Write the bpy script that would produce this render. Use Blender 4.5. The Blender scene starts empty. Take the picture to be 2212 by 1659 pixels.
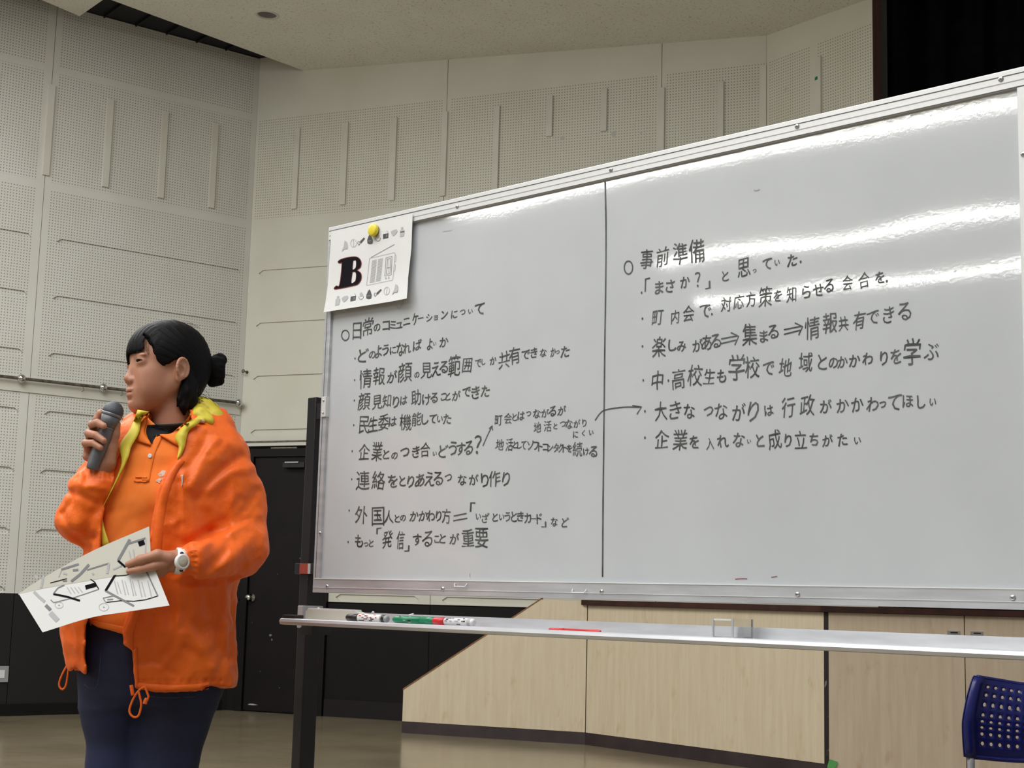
import bpy, bmesh, math, random
import numpy as np
from mathutils import Vector, Matrix
from mathutils.geometry import tessellate_polygon

scene = bpy.context.scene
col = scene.collection
random.seed(7)
rng = np.random.default_rng(7)

# ---------------------------------------------------------------- camera
FPX = 3200.0
ROLL = math.atan(.0261)
PITCH = math.atan(466 / FPX)
CAMH = 0.98
_R0 = np.array([1., 0, 0]); FWD = np.array([0, math.cos(PITCH), math.sin(PITCH)])
_U0 = np.array([0, -math.sin(PITCH), math.cos(PITCH)])
RGT = math.cos(ROLL) * _R0 + math.sin(ROLL) * _U0
UPV = -math.sin(ROLL) * _R0 + math.cos(ROLL) * _U0
CPOS = np.array([0, 0, CAMH])
cam_data = bpy.data.cameras.new('camera')
cam = bpy.data.objects.new('camera', cam_data)
col.objects.link(cam)
cam_data.sensor_fit = 'HORIZONTAL'; cam_data.sensor_width = 36.0
cam_data.lens = 36.0 * FPX / 2212.0
cam_data.clip_end = 100
cam.matrix_world = Matrix(((RGT[0], UPV[0], -FWD[0], 0), (RGT[1], UPV[1], -FWD[1], 0),
                           (RGT[2], UPV[2], -FWD[2], CAMH), (0, 0, 0, 1)))
scene.camera = cam

# ---------------------------------------------------------------- world, lights, exposure
world = bpy.data.worlds.new('hall_ambient'); scene.world = world
world.use_nodes = True
bg = world.node_tree.nodes['Background']
bg.inputs[0].default_value = (0.95, 0.96, 0.93, 1); bg.inputs[1].default_value = 0.25
scene.view_settings.view_transform = 'Standard'
scene.view_settings.look = 'None'
scene.view_settings.gamma = 1.0
scene.view_settings.use_curve_mapping = False
scene.view_settings.exposure = 0.0

def area(name, loc, target, sx, sy, power, color=(1, .98, .92)):
    l = bpy.data.lights.new(name, 'AREA'); l.shape = 'RECTANGLE'
    l.size = sx; l.size_y = sy; l.energy = power; l.color = color
    o = bpy.data.objects.new(name, l); col.objects.link(o)
    o.location = loc
    d = Vector(target) - Vector(loc)
    o.rotation_euler = d.to_track_quat('-Z', 'Y').to_euler()
    return o
area('hall_lamps_front', (-2.4, 1.4, 5.2), (-2.0, 2.0, 0.0), 6.0, 4.0, 400, (1, .99, .98))
area('hall_lamps_left', (-3.9, 7.0, 5.2), (-3.7, 7.4, 0.0), 4.5, 3.0, 300, (.99, 1, .99))

# ---------------------------------------------------------------- geometry of the view
def ray(u, v):
    return FWD * FPX + (u - 1106) * RGT + (829.5 - v) * UPV
def atY(u, v, Y):
    d = ray(u, v); return CPOS + d * (Y / d[1])
def atZ(u, v, z):
    d = ray(u, v); return CPOS + d * ((z - CAMH) / d[2])
def onplane(u, v, P, n):
    d = ray(u, v); return CPOS + d * (np.dot(P - CPOS, n) / np.dot(d, n))
def dirv(a):
    a = math.radians(a); return np.array([math.sin(a), math.cos(a), 0])

# ---------------------------------------------------------------- helpers
def tag(o, label=None, cat=None, group=None, kind=None):
    if label: o['label'] = label
    if cat: o['category'] = cat
    if group: o['group'] = group
    if kind: o['kind'] = kind
    return o
def link(o, parent=None):
    col.objects.link(o)
    if parent is not None: o.parent = parent
    return o
def empty(name, loc=(0, 0, 0), label=None, cat=None, group=None, parent=None, mw=None):
    o = bpy.data.objects.new(name, None); link(o, parent)
    o.empty_display_size = .05
    if mw is not None: o.matrix_world = mw
    else: o.location = tuple(float(c) for c in loc)
    return tag(o, label, cat, group)
def wmat(o):
    if o is None: return Matrix.Identity(4)
    return wmat(o.parent) @ o.matrix_parent_inverse @ o.matrix_basis
def mesh_obj(name, verts, faces, mat, parent=None, smooth=False, world_space=False, sharp=None):
    me = bpy.data.meshes.new(name)
    me.from_pydata([tuple(float(c) for c in v) for v in verts], [], [tuple(int(i) for i in f) for f in faces])
    if mat is not None: me.materials.append(mat)
    if smooth: me.polygons.foreach_set('use_smooth', [True] * len(me.polygons))
    me.update()
    o = bpy.data.objects.new(name, me); link(o, parent)
    if world_space and parent is not None:
        o.matrix_parent_inverse = wmat(parent).inverted()
    return o
def bm_obj(name, bm, mat, parent=None, smooth=False, world_space=False):
    me = bpy.data.meshes.new(name); bm.to_mesh(me); bm.free()
    if mat is not None: me.materials.append(mat)
    if smooth: me.polygons.foreach_set('use_smooth', [True] * len(me.polygons))
    o = bpy.data.objects.new(name, me); link(o, parent)
    if world_space and parent is not None:
        o.matrix_parent_inverse = wmat(parent).inverted()
    return o
def bx(bm, x0, x1, y0, y1, z0, z1, bev=0):
    vs = [bm.verts.new(c) for c in ((x0,y0,z0),(x1,y0,z0),(x1,y1,z0),(x0,y1,z0),(x0,y0,z1),(x1,y0,z1),(x1,y1,z1),(x0,y1,z1))]
    fs = [bm.faces.new([vs[i] for i in f]) for f in ((0,3,2,1),(4,5,6,7),(0,1,5,4),(1,2,6,5),(2,3,7,6),(3,0,4,7))]
    if bev:
        es = list({e for f in fs for e in f.edges})
        bmesh.ops.bevel(bm, geom=es, offset=bev, segments=2, affect='EDGES', profile=.6)
def box(name, x0, x1, y0, y1, z0, z1, mat, parent=None, bev=0):
    bm = bmesh.new(); bx(bm, x0, x1, y0, y1, z0, z1, bev)
    bmesh.ops.recalc_face_normals(bm, faces=bm.faces)
    return bm_obj(name, bm, mat, parent)
def frame_from(axis):
    a = np.array(axis, float); a /= np.linalg.norm(a)
    t = np.array([0, 0, 1.]) if abs(a[2]) < .9 else np.array([1., 0, 0])
    u = np.cross(t, a); u /= np.linalg.norm(u); w = np.cross(a, u)
    return a, u, w
def tube_data(pts, rad, n=8, cap=True):
    pts = [np.array(p, float) for p in pts]; V = []; Fc = []
    rad = rad if hasattr(rad, '__len__') else [rad] * len(pts)
    prev = None
    for i, p in enumerate(pts):
        d = pts[min(i + 1, len(pts) - 1)] - pts[max(i - 1, 0)]
        if np.linalg.norm(d) < 1e-9: d = np.array([0, 0, 1.])
        a, u, w = frame_from(d)
        if prev is not None:
            u = prev - a * np.dot(prev, a); u /= np.linalg.norm(u); w = np.cross(a, u)
        prev = u
        for k in range(n):
            t = 2 * math.pi * k / n
            V.append(p + rad[i] * (math.cos(t) * u + math.sin(t) * w))
    for i in range(len(pts) - 1):
        for k in range(n):
            a0 = i * n + k; b0 = i * n + (k + 1) % n
            Fc.append((a0, b0, b0 + n, a0 + n))
    if cap:
        Fc.append(tuple(range(n))[::-1]); Fc.append(tuple(range((len(pts) - 1) * n, len(pts) * n)))
    return V, Fc
def tube(name, pts, rad, mat, parent=None, n=8, world_space=True, smooth=True):
    V, Fc = tube_data(pts, rad, n)
    return mesh_obj(name, V, Fc, mat, parent, smooth, world_space)
def spline(pts, m=6):
    pts = [np.array(p, float) for p in pts]
    P = [2 * pts[0] - pts[1]] + pts + [2 * pts[-1] - pts[-2]]; out = []
    for i in range(1, len(P) - 2):
        for j in range(m):
            t = j / m
            out.append(.5 * ((2 * P[i]) + (-P[i-1] + P[i+1]) * t + (2*P[i-1] - 5*P[i] + 4*P[i+1] - P[i+2]) * t*t
                             + (-P[i-1] + 3*P[i] - 3*P[i+1] + P[i+2]) * t**3))
    out.append(pts[-1]); return out
def lathe_data(prof, origin, axis, n=20):
    """prof: list of (distance along axis, radius)"""
    a, u, w = frame_from(axis); o = np.array(origin, float)
    V = []; Fc = []
    for (t, r) in prof:
        for k in range(n):
            th = 2 * math.pi * k / n
            V.append(o + a * t + r * (math.cos(th) * u + math.sin(th) * w))
    for i in range(len(prof) - 1):
        for k in range(n):
            a0 = i * n + k; b0 = i * n + (k + 1) % n
            Fc.append((a0, b0, b0 + n, a0 + n))
    Fc.append(tuple(range(n))[::-1]); Fc.append(tuple(range((len(prof) - 1) * n, len(prof) * n)))
    return V, Fc
def lathe(name, prof, origin, axis, mat, parent=None, n=20, smooth=True, world_space=True):
    V, Fc = lathe_data(prof, origin, axis, n)
    o = mesh_obj(name, V, Fc, mat, parent, False, world_space)
    if smooth:
        for p in o.data.polygons: p.use_smooth = len(p.vertices) == 4
    return o
def merge(parts):
    V = []; Fc = []
    for v, f in parts:
        k = len(V); V += list(v); Fc += [tuple(i + k for i in q) for q in f]
    return V, Fc

# ---------------------------------------------------------------- materials
def sr(r, g, b):
    f = lambda c: (c / 255 / 12.92) if c <= 10 else ((c / 255 + .055) / 1.055) ** 2.4
    return (f(r), f(g), f(b), 1)
def M(name, c, rough=.5, metal=0, spec=.5, **k):
    m = bpy.data.materials.new(name); m.use_nodes = True
    b = m.node_tree.nodes['Principled BSDF']
    b.inputs['Base Color'].default_value = c; b.inputs['Roughness'].default_value = rough
    b.inputs['Metallic'].default_value = metal; b.inputs['Specular IOR Level'].default_value = spec
    for kk, v in k.items(): b.inputs[kk.replace('_', ' ')].default_value = v
    return m
class NT:
    def __init__(s, m): s.nt = m.node_tree; s.b = s.nt.nodes['Principled BSDF']
    def n(s, t, **k):
        x = s.nt.nodes.new(t)
        for a, v in k.items(): setattr(x, a, v)
        return x
    def l(s, a, b): s.nt.links.new(a, b)
    def math(s, op, a, b=None, c=None):
        x = s.n('ShaderNodeMath', operation=op)
        for i, v in enumerate((a, b, c)):
            if v is None: continue
            if isinstance(v, (int, float)): x.inputs[i].default_value = v
            else: s.l(v, x.inputs[i])
        return x.outputs[0]
    def coord(s, which='Object', scale=(1, 1, 1)):
        t = s.n('ShaderNodeTexCoord'); mp = s.n('ShaderNodeMapping'); mp.inputs['Scale'].default_value = scale
        s.l(t.outputs[which], mp.inputs[0]); return mp.outputs[0]
    def noise(s, vec, scale, detail=3, rough=.5):
        x = s.n('ShaderNodeTexNoise'); x.inputs['Scale'].default_value = scale
        x.inputs['Detail'].default_value = detail; x.inputs['Roughness'].default_value = rough
        s.l(vec, x.inputs['Vector']); return x.outputs['Fac']
    def ramp(s, fac, stops):
        x = s.n('ShaderNodeValToRGB'); e = x.color_ramp.elements
        while len(e) < len(stops): e.new(.5)
        for q, (p, c) in zip(e, stops): q.position = p; q.color = c
        s.l(fac, x.inputs[0]); return x.outputs[0]
    def mix(s, fac, a, b, mode='MIX'):
        x = s.n('ShaderNodeMix', data_type='RGBA', blend_type=mode)
        for i, v in ((0, fac), (6, a), (7, b)):
            if isinstance(v, (int, float)): x.inputs[i].default_value = v
            elif isinstance(v, tuple): x.inputs[i].default_value = v
            else: s.l(v, x.inputs[i])
        return x.outputs[2]
    def bump(s, h, strength=.3, dist=.01):
        x = s.n('ShaderNodeBump'); x.inputs['Strength'].default_value = strength; x.inputs['Distance'].default_value = dist
        s.l(h, x.inputs['Height']); s.l(x.outputs[0], s.b.inputs['Normal'])
    def color(s, c): s.l(c, s.b.inputs['Base Color'])
def noisy(m, c1, c2, scale, sc=(1, 1, 1), lo=.35, hi=.65, bump=0, bdist=.002, detail=4):
    t = NT(m); v = t.coord('Object', sc); f = t.noise(v, scale, detail)
    t.color(t.ramp(f, [(lo, c1), (hi, c2)]))
    if bump: t.bump(f, bump, bdist)
    return m

CREAM1, CREAM2 = sr(206, 205, 197), sr(213, 212, 206)
def wall_mat(name, c1, c2, zr, plain=(), xplain=(), hole=sr(112, 110, 104), pitch=.0235, rough=.6):
    """painted board; small holes drilled on a regular grid where z is inside zr"""
    m = M(name, c1, rough); t = NT(m)
    v = t.coord('Object'); f = t.noise(v, 1.7, 5)
    base = t.ramp(f, [(.35, c1), (.65, c2)])
    if zr is None:
        t.color(base); return m
    sep = t.n('ShaderNodeSeparateXYZ'); t.l(v, sep.inputs[0]); X, Z = sep.outputs[0], sep.outputs[2]
    fx = t.math('SUBTRACT', t.math('FRACT', t.math('DIVIDE', X, pitch)), .5)
    fz = t.math('SUBTRACT', t.math('FRACT', t.math('DIVIDE', Z, pitch)), .5)
    r = t.math('SQRT', t.math('ADD', t.math('MULTIPLY', fx, fx), t.math('MULTIPLY', fz, fz)))
    k = t.math('LESS_THAN', r, .0042 / pitch)
    k = t.math('MULTIPLY', k, t.math('GREATER_THAN', Z, zr[0])); k = t.math('MULTIPLY', k, t.math('LESS_THAN', Z, zr[1]))
    for z0, w in plain:
        k = t.math('MULTIPLY', k, t.math('GREATER_THAN', t.math('ABSOLUTE', t.math('SUBTRACT', Z, z0)), w))
    for x0, w in xplain:
        k = t.math('MULTIPLY', k, t.math('GREATER_THAN', t.math('ABSOLUTE', t.math('SUBTRACT', X, x0)), w))
    t.color(t.mix(k, base, hole))
    return m
mat = {}
mat['wall_left'] = wall_mat('perforated cream board', CREAM1, CREAM2, (.9, 5.7), [(5.165, .03), (4.19, .03), (2.56, .06)], [(1.87, .055), (0, .05), (3.7, .05)])
mat['wall_back'] = wall_mat('cream board with drilled band', sr(206, 204, 190), sr(212, 211, 199), (4.24, 5.15), (), [(0, .03), (1.87, .03), (3.745, .03)], hole=sr(118, 115, 104))
mat['wall_facet'] = wall_mat('cream board beside stage', sr(206, 203, 187), sr(212, 209, 196), (3.2, 5.15), (), [(0, .02), (.48, .03)], hole=sr(118, 115, 104))
mat['cream'] = noisy(M('cream painted wood', CREAM2, .55), sr(203, 201, 189), sr(211, 210, 200), 3)
mat['cream_trim'] = M('cream trim', sr(208, 207, 196), .5)
mat['gap'] = M('dark joint backing', sr(60, 56, 50), .8)  # dark backing behind the wall panels, visible in their joints
mat['black_wall'] = wall_mat('black perforated dado', sr(15, 12, 13), sr(18, 15, 16), (.15, .86), (), [(1.87, .05), (0, .05)], hole=sr(7, 6, 6), rough=.6)
mat['dado'] = noisy(M('black dado board', sr(14, 12, 12), .6, spec=.25), sr(11, 9, 9), sr(16, 13, 13), 4)
mat['door'] = noisy(M('black brown door paint', sr(16, 11, 12), .5, spec=.25), sr(14, 9, 10), sr(19, 13, 14), 5)
m = M('speckled acoustic ceiling', sr(186, 180, 170), .9); t = NT(m); v = t.coord('Object')
a = t.noise(v, 55, 4, .7); b_ = t.noise(v, 2.0, 4)
c = t.mix(t.math('GREATER_THAN', a, .60), t.ramp(b_, [(.3, sr(224, 221, 213)), (.7, sr(231, 229, 222))]), sr(190, 185, 174))
t.color(c); t.bump(a, .3, .004); mat['ceiling'] = m
mat['slot'] = M('dark ceiling slot', sr(10, 10, 22), .7)
m = M('polished brown vinyl floor', sr(120, 108, 88), .16, spec=.5); t = NT(m); v = t.coord('Object', (1, 1, 1))
a = t.noise(v, 1.3, 6, .6); b_ = t.noise(t.coord('Object', (1, 6, 1)), 5, 5, .6)
t.color(t.mix(.5, t.ramp(a, [(.3, sr(122, 110, 88)), (.7, sr(146, 133, 108))]), t.ramp(b_, [(.3, sr(116, 105, 84)), (.7, sr(150, 138, 114))])))
x = t.n('ShaderNodeMapRange'); x.inputs['To Min'].default_value = .10; x.inputs['To Max'].default_value = .24
t.l(a, x.inputs[0]); t.l(x.outputs[0], t.b.inputs['Roughness'])
t.bump(t.noise(v, 9, 2), .06, .01)
mat['floor'] = m
def birch(name, c1, c2, c3):
    m = M(name, c1, .42); t = NT(m)
    v = t.coord('Object', (9, 9, .7)); a = t.noise(v, 3, 6, .65)
    w = t.coord('Object', (3, 3, 1.3)); b = t.noise(w, 3.2, 3, .6)
    f = t.coord('Object', (60, 60, 3)); g = t.noise(f, 3, 3, .6)
    base = t.ramp(a, [(.35, c1), (.62, c2)])
    k = t.ramp(b, [(.60, (0, 0, 0, 1)), (.76, (1, 1, 1, 1))])
    base = t.mix(k, base, c3); base = t.mix(t.math('MULTIPLY', g, .16), base, c3)
    t.color(base); return m
mat['birch'] = birch('pale birch veneer', sr(202, 187, 160), sr(212, 199, 173), sr(192, 169, 134))
mat['birch_rosy'] = birch('rosy birch veneer', sr(206, 186, 161), sr(216, 199, 174), sr(195, 170, 139))
mat['ply_edge'] = noisy(M('brown veneer edge', sr(120, 82, 48), .5), sr(105, 70, 40), sr(140, 98, 60), 30)
mat['dark_wood'] = noisy(M('dark reddish wood trim', sr(52, 24, 18), .35), sr(44, 20, 15), sr(64, 30, 22), 8, (1, 1, .2))
mat['dark_skirting'] = M('black brown skirting', sr(22, 17, 18), .55, spec=.3)
mat['clamp_red'] = M('brown red tape', sr(150, 58, 40), .5)
mat['skirting'] = noisy(M('dark brown skirting', sr(48, 37, 38), .5), sr(42, 32, 33), sr(56, 44, 45), 6)
m = M('worn black jamb', sr(30, 22, 22), .5); t = NT(m); v = t.coord('Object', (1, 1, .5))
a = t.noise(v, 32, 4, .6); t.color(t.mix(t.math('GREATER_THAN', a, .63), sr(28, 20, 20), sr(120, 110, 102))); mat['worn'] = m
mat['curtain'] = noisy(M('black stage curtain', sr(9, 8, 14), .95, spec=.1), sr(5, 5, 9), sr(12, 11, 18), 6)
mat['board'] = m = M('enamel whiteboard surface', sr(208, 213, 217), .045, spec=.5); t = NT(m)
v = t.coord('Object', (1, 1, 1.0))
lo = t.noise(t.coord('Object', (1.6, 1, 2.2)), 1.5, 1); hi = t.noise(t.coord('Object', (1, 1, 1)), 150, 2)
s_ = t.math('ADD', t.math('MULTIPLY', lo, .55), t.math('MULTIPLY', hi, .010))
t.bump(s_, .10, .02)
sm = t.noise(v, 5, 4); t.color(t.ramp(sm, [(.3, sr(184, 188, 191)), (.7, sr(190, 194, 196))]))
mat['alu'] = noisy(M('brushed aluminium', sr(196, 198, 202), .38, .55), sr(186, 188, 192), sr(206, 208, 212), 6, (1, 1, 8))
mat['alu_white'] = M('satin white aluminium', sr(212, 213, 212), .35, .15)
mat['line'] = M('dark groove', sr(70, 70, 72), .6)
mat['steel'] = M('bright steel', sr(200, 200, 200), .25, .9)
mat['chrome'] = M('chrome', sr(205, 205, 205), .12, 1)
mat['rod'] = noisy(M('tarnished steel rod', sr(120, 112, 104), .35, .7), sr(96, 88, 80), sr(140, 134, 126), 20)
mat['black_metal'] = noisy(M('black painted steel', sr(27, 24, 26), .28), sr(24, 21, 23), sr(34, 30, 32), 6)
mat['ink'] = noisy(M('black marker ink', sr(52, 54, 54), .5), sr(42, 44, 44), sr(84, 88, 88), 24, detail=3)
mat['ink_faint'] = M('faint marker trace', sr(150, 156, 160), .5)
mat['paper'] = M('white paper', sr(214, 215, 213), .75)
mat['paper_shade'] = M('off white and shaded paper', sr(196, 194, 182), .8)  # off-white sign plate, and painted shading of the handout's upper page
mat['smudge'] = M('grey smudge', sr(186, 187, 182), .6)
mat['print'] = M('black print', sr(20, 18, 22), .9, spec=.1)
mat['print_red'] = M('dark red print', sr(120, 34, 40), .7)
mat['print_grey'] = M('grey print', sr(120, 121, 124), .7)
mat['print_light'] = M('light grey print', sr(172, 173, 174), .7)
mat['magnet'] = M('yellow plastic', sr(222, 205, 52), .35)
mat['red'] = M('red plastic', sr(196, 40, 44), .35)
mat['green'] = M('green plastic', sr(14, 122, 84), .3)
mat['black_plastic'] = M('black plastic', sr(32, 30, 32), .35)
mat['grey_plastic'] = M('grey plastic', sr(150, 150, 152), .4)
mat['white_plastic'] = M('white plastic', sr(218, 218, 222), .35)
mat['blue'] = M('blue plastic', sr(30, 34, 104), .32)
mat['felt'] = M('beige felt', sr(190, 186, 172), .9)
mat['green_tape'] = M('green tape', sr(92, 170, 92), .6)
mat['acrylic'] = M('clear acrylic', (1, 1, 1, 1), .03, 0, .5, IOR=1.45, Transmission_Weight=1.0)
mat['edge_grey'] = M('acrylic edge glint', sr(176, 178, 182), .3)  # light grey standing in for the gleam of the clear box's edges
mat['tube_glow'] = m = M('fluorescent tube', (1, 1, 1, 1), .5)
m.node_tree.nodes['Principled BSDF'].inputs['Emission Color'].default_value = (1, 1, .97, 1)
m.node_tree.nodes['Principled BSDF'].inputs['Emission Strength'].default_value = 42.0
# ================================================================ THE HALL
dL, dB, dF = dirv(52.4), dirv(-67.5), dirv(-36.0)
C0 = np.array([-2.335, 12.735, 0.])
def wall_frame(name, origin, xdir):
    y = np.cross([0, 0, 1.], xdir)
    mw = Matrix(((xdir[0], y[0], 0, origin[0]), (xdir[1], y[1], 0, origin[1]), (0, 0, 1, 0), (0, 0, 0, 1)))
    return mw
def structure(name, verts, faces, m, mw=None):
    o = mesh_obj(name, verts, faces, m); o['kind'] = 'structure'
    if mw is not None: o.matrix_world = mw
    return o
def box_data(x0, x1, y0, y1, z0, z1):
    V = [(x0,y0,z0),(x1,y0,z0),(x1,y1,z0),(x0,y1,z0),(x0,y0,z1),(x1,y0,z1),(x1,y1,z1),(x0,y1,z1)]
    return V, [(0,3,2,1),(4,5,6,7),(0,1,5,4),(1,2,6,5),(2,3,7,6),(3,0,4,7)]
def fix_normals(o):
    bm = bmesh.new(); bm.from_mesh(o.data); bmesh.ops.recalc_face_normals(bm, faces=bm.faces); bm.to_mesh(o.data); bm.free()
def prism(name, poly, y0, y1, m, parent=None, holes=()):
    """polygon in local x,z pushed from y0 to y1"""
    n = len(poly)
    V = [(p[0], y0, p[1]) for p in poly] + [(p[0], y1, p[1]) for p in poly]
    F = [tuple(range(n)), tuple(range(n, 2 * n))[::-1]] + [(i, (i + 1) % n, n + (i + 1) % n, n + i) for i in range(n)]
    o = mesh_obj(name, V, F, m, parent); fix_normals(o); return o
def wall_panel(parent, x0, x1, z0, z1, pockets, out, m, thick=.02, depth=.014, name='panel'):
    """board with long hexagonal pockets cut in its face; face at y=0, room on the 'out' side"""
    loops = [[(x0, z0), (x1, z0), (x1, z1), (x0, z1)]]
    for (a, b, zc, h) in pockets:
        q = h * .5
        loops.append([(a + h * .75, zc - q), (b - h * .75, zc - q), (b, zc), (b - h * .75, zc + q), (a + h * .75, zc + q), (a, zc)])
    V = []; F = []
    flat = [p for L in loops for p in L]
    V += [(p[0], 0, p[1]) for p in flat]
    for tri in tessellate_polygon([[Vector((p[0], p[1], 0)) for p in L] for L in loops]): F.append(tuple(tri))
    k = 4
    n0 = len(V); V += [(p[0], -out * thick, p[1]) for p in loops[0]]
    for i in range(4): F.append((i, (i + 1) % 4, n0 + (i + 1) % 4, n0 + i))
    for L in loops[1:]:
        n1 = len(V); V += [(p[0], -out * depth, p[1]) for p in L]
        for i in range(6): F.append((k + i, k + (i + 1) % 6, n1 + (i + 1) % 6, n1 + i))
        F.append(tuple(range(n1, n1 + 6))); k += 6
    return mesh_obj(name, V, F, m, parent)
def batten(parent, xc, z0, z1, out, w=.052, d=.02, m=None):
    o = box('batten', xc - w / 2, xc + w / 2, min(0, out * d), max(0, out * d), z0, z1, m or mat['cream'], parent)
    return o

# floor
fl = structure('floor', [(-18, -7, 0), (8, -7, 0), (8, 15, 0), (-18, 15, 0), (-18, -7, -.05), (8, -7, -.05), (8, 15, -.05), (-18, 15, -.05)],
               [(0, 1, 2, 3), (7, 6, 5, 4), (0, 4, 5, 1), (1, 5, 6, 2), (2, 6, 7, 3), (3, 7, 4, 0)], mat['floor'])

# left wall: local x runs from the corner to the left, room on +y
mwL = wall_frame('L', C0, -dL)
wl = structure('wall_left', *box_data(-.2, 5.6, -.16, -.03, 0, 5.72), mat['gap'], mwL)
GZ = [3.775, 3.307, 2.84, 2.372, 1.905, 1.437]
for (a, b) in ((.001, 1.8585), (1.8635, 3.7035), (3.7085, 5.58)):
    wall_panel(wl, a, b, .93, 5.72, [(a + .065, b - .13, z - .028, .055) for z in GZ + [.985]], 1, mat['wall_left'])
    wall_panel(wl, a, b, 0.0, .925, [], 1, mat['black_wall'], name='dado_panel')
for xc in (.40, .87, 1.36, 1.861, 2.33, 2.8):
    batten(wl, xc, 4.27, 5.03, 1)
# hanging rail on the left wall
rl = box('rail_board', 0.02, 5.5, 0, .012, 2.50, 2.62, mat['cream_trim'], wl)
rail = empty('hanging_rail', C0, 'long tarnished steel hanging rail on round standoffs across left perforated wall', 'rail')
def Lw(s, y, z): return C0 + (-dL) * s + np.cross([0, 0, 1.], -dL) * y + np.array([0, 0, z])
tube('rod', [Lw(.05, .055, 2.597), Lw(4.5, .055, 2.597)], .013, mat['rod'], rail, 10)
for s in (.06, 1.28, 1.95, 3.2):
    V, F = merge([lathe_data([(0, .012), (.03, .012)], Lw(s, 0.012, 2.597), np.cross([0, 0, 1.], -dL), 12),
                  lathe_data([(-.032, .008), (-.024, .024), (-.01, .033), (.01, .033), (.024, .024), (.032, .008)], Lw(s, .058, 2.597), np.cross([0, 0, 1.], -dL), 14)])
    mesh_obj('standoff', V, F, mat['chrome'], rail, True, True)
for s in (1.0, 1.45, 1.12, 2.4):
    tube('hook', spline([Lw(s, .055, 2.597), Lw(s, .07, 2.57), Lw(s, .075, 2.555), Lw(s + .01, .065, 2.545)], 4), .0035, mat['rod'], rail, 6)
# outlet plate low on the left wall
ou = empty('wall_outlet', Lw(1.97, .0, .42), 'small pale wall plate low on black dado at left edge', 'outlet')
P_ = onplane(3, 1456, C0, np.array([dL[1], -dL[0], 0]))
so = np.dot(P_ - C0, -dL)
V, F = box_data(-.05, .05, 0, .012, -.06, .06)
o = mesh_obj('plate', V, F, mat['grey_plastic'], ou, world_space=False)
V, F = box_data(-.02, .02, .012, .016, -.03, .03)
mesh_obj('socket', V, F, mat['white_plastic'], ou)
ou.matrix_world = wall_frame('o', Lw(so, 0, 0), -dL) @ Matrix.Translation((0, .0, P_[2]))

# back wall: local x runs from the corner to the right, room on -y
mwB = wall_frame('B', C0, -dB)
wb = structure('wall_back', *box_data(-.2, 4.62, .03, .16, 0, 5.9), mat['gap'], mwB)
def Bs(u, v):
    n = np.array([dB[1], -dB[0], 0]); P = onplane(u, v, C0, n); return np.dot(P - C0, -dB), P[2]
DOOR = (.17, .90, 2.13)
for (a, b) in ((.0, 1.864), (1.869, 3.744), (3.749, 4.588)):
    if a == 0:
        wall_panel(wb, 0, b, 2.24, 5.9, [(.10, b - .1, z - .028, .055) for z in GZ[:4]], -1, mat['wall_back'])
        wall_panel(wb, .935, b, .925, 2.235, [(1.0, b - .1, z - .028, .055) for z in GZ[4:] + [.99]], -1, mat['wall_back'])
        wall_panel(wb, .0, .08, .925, 2.20, [], -1, mat['door'], name='jamb_panel')
        wall_panel(wb, .935, b, 0, .915, [], -1, mat['dado'], name='dado_panel')
        wall_panel(wb, .0, .08, 0, .915, [], -1, mat['dado'], name='dado_panel')
    else:
        wall_panel(wb, a, b, .925, 5.9, [(a + .1, b - .1, z - .028, .055) for z in GZ + [.99]], -1, mat['wall_back'])
        wall_panel(wb, a, b, 0, .915, [], -1, mat['dado'], name='dado_panel')
for (u, v0, v1) in ((645, 270, 447), (749, 257, 437), (854, 245, 428), (963, 232, 417), (1075, 220, 405), (1189, 208, 295), (1306, 192, 284), (1430, 176, 360), (1557, 164, 350)):
    s0, zt = Bs(u, v0); _, zb = Bs(u, v1)
    if v1 > 300: zt, zb = 5.03, 4.30
    batten(wb, s0, zb, zt, -1)
batten(wb, 4.565, 3.2, 5.12, -1, w=.045, d=.006)
tb = structure('trim_1', *box_data(.0, .93, -.035, 0, 2.225, 2.255), mat['cream_trim'], mwB)
box('ledge', .0, .93, -.045, 0, 2.256, 2.268, mat['rod'], tb)
# sign plate above the door
s0, z0 = Bs(588, 984); s1, z1 = Bs(645, 966)
sg = empty('door_sign', (0, 0, 0), 'blank pale plate in grey frame mounted above the black door', 'sign', mw=mwB)
box('plate', s0 + .012, s1 - .012, -.022, -.004, z0 + .01, z1 - .01, mat['paper_shade'], sg)
box('frame_rail', s0, s1, -.028, 0, z1 - .01, z1, mat['rod'], sg); box('frame_rail', s0, s1, -.028, 0, z0, z0 + .01, mat['rod'], sg)
box('frame_rail', s0, s0 + .012, -.028, 0, z0 + .01, z1 - .01, mat['rod'], sg); box('frame_rail', s1 - .012, s1, -.028, 0, z0 + .01, z1 - .01, mat['rod'], sg)
# wall hook knob
kn = empty('wall_hook', (0, 0, 0), 'small steel knob screwed to cream wall right of corner', 'hook')
P_ = np.array([Bs(534, 804)[0], 0, Bs(534, 804)[1]])
pk = C0 - dB * P_[0]; pk[2] = P_[2]; nb_ = np.array([-dB[1], dB[0], 0.])
lathe('stem', [(0, .014), (.006, .014), (.008, .006), (.05, .006)], pk, nb_, mat['rod'], kn, 12)
lathe('head', [(.05, .006), (.054, .014), (.064, .018), (.072, .010)], pk, nb_, mat['rod'], kn, 12)
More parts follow.
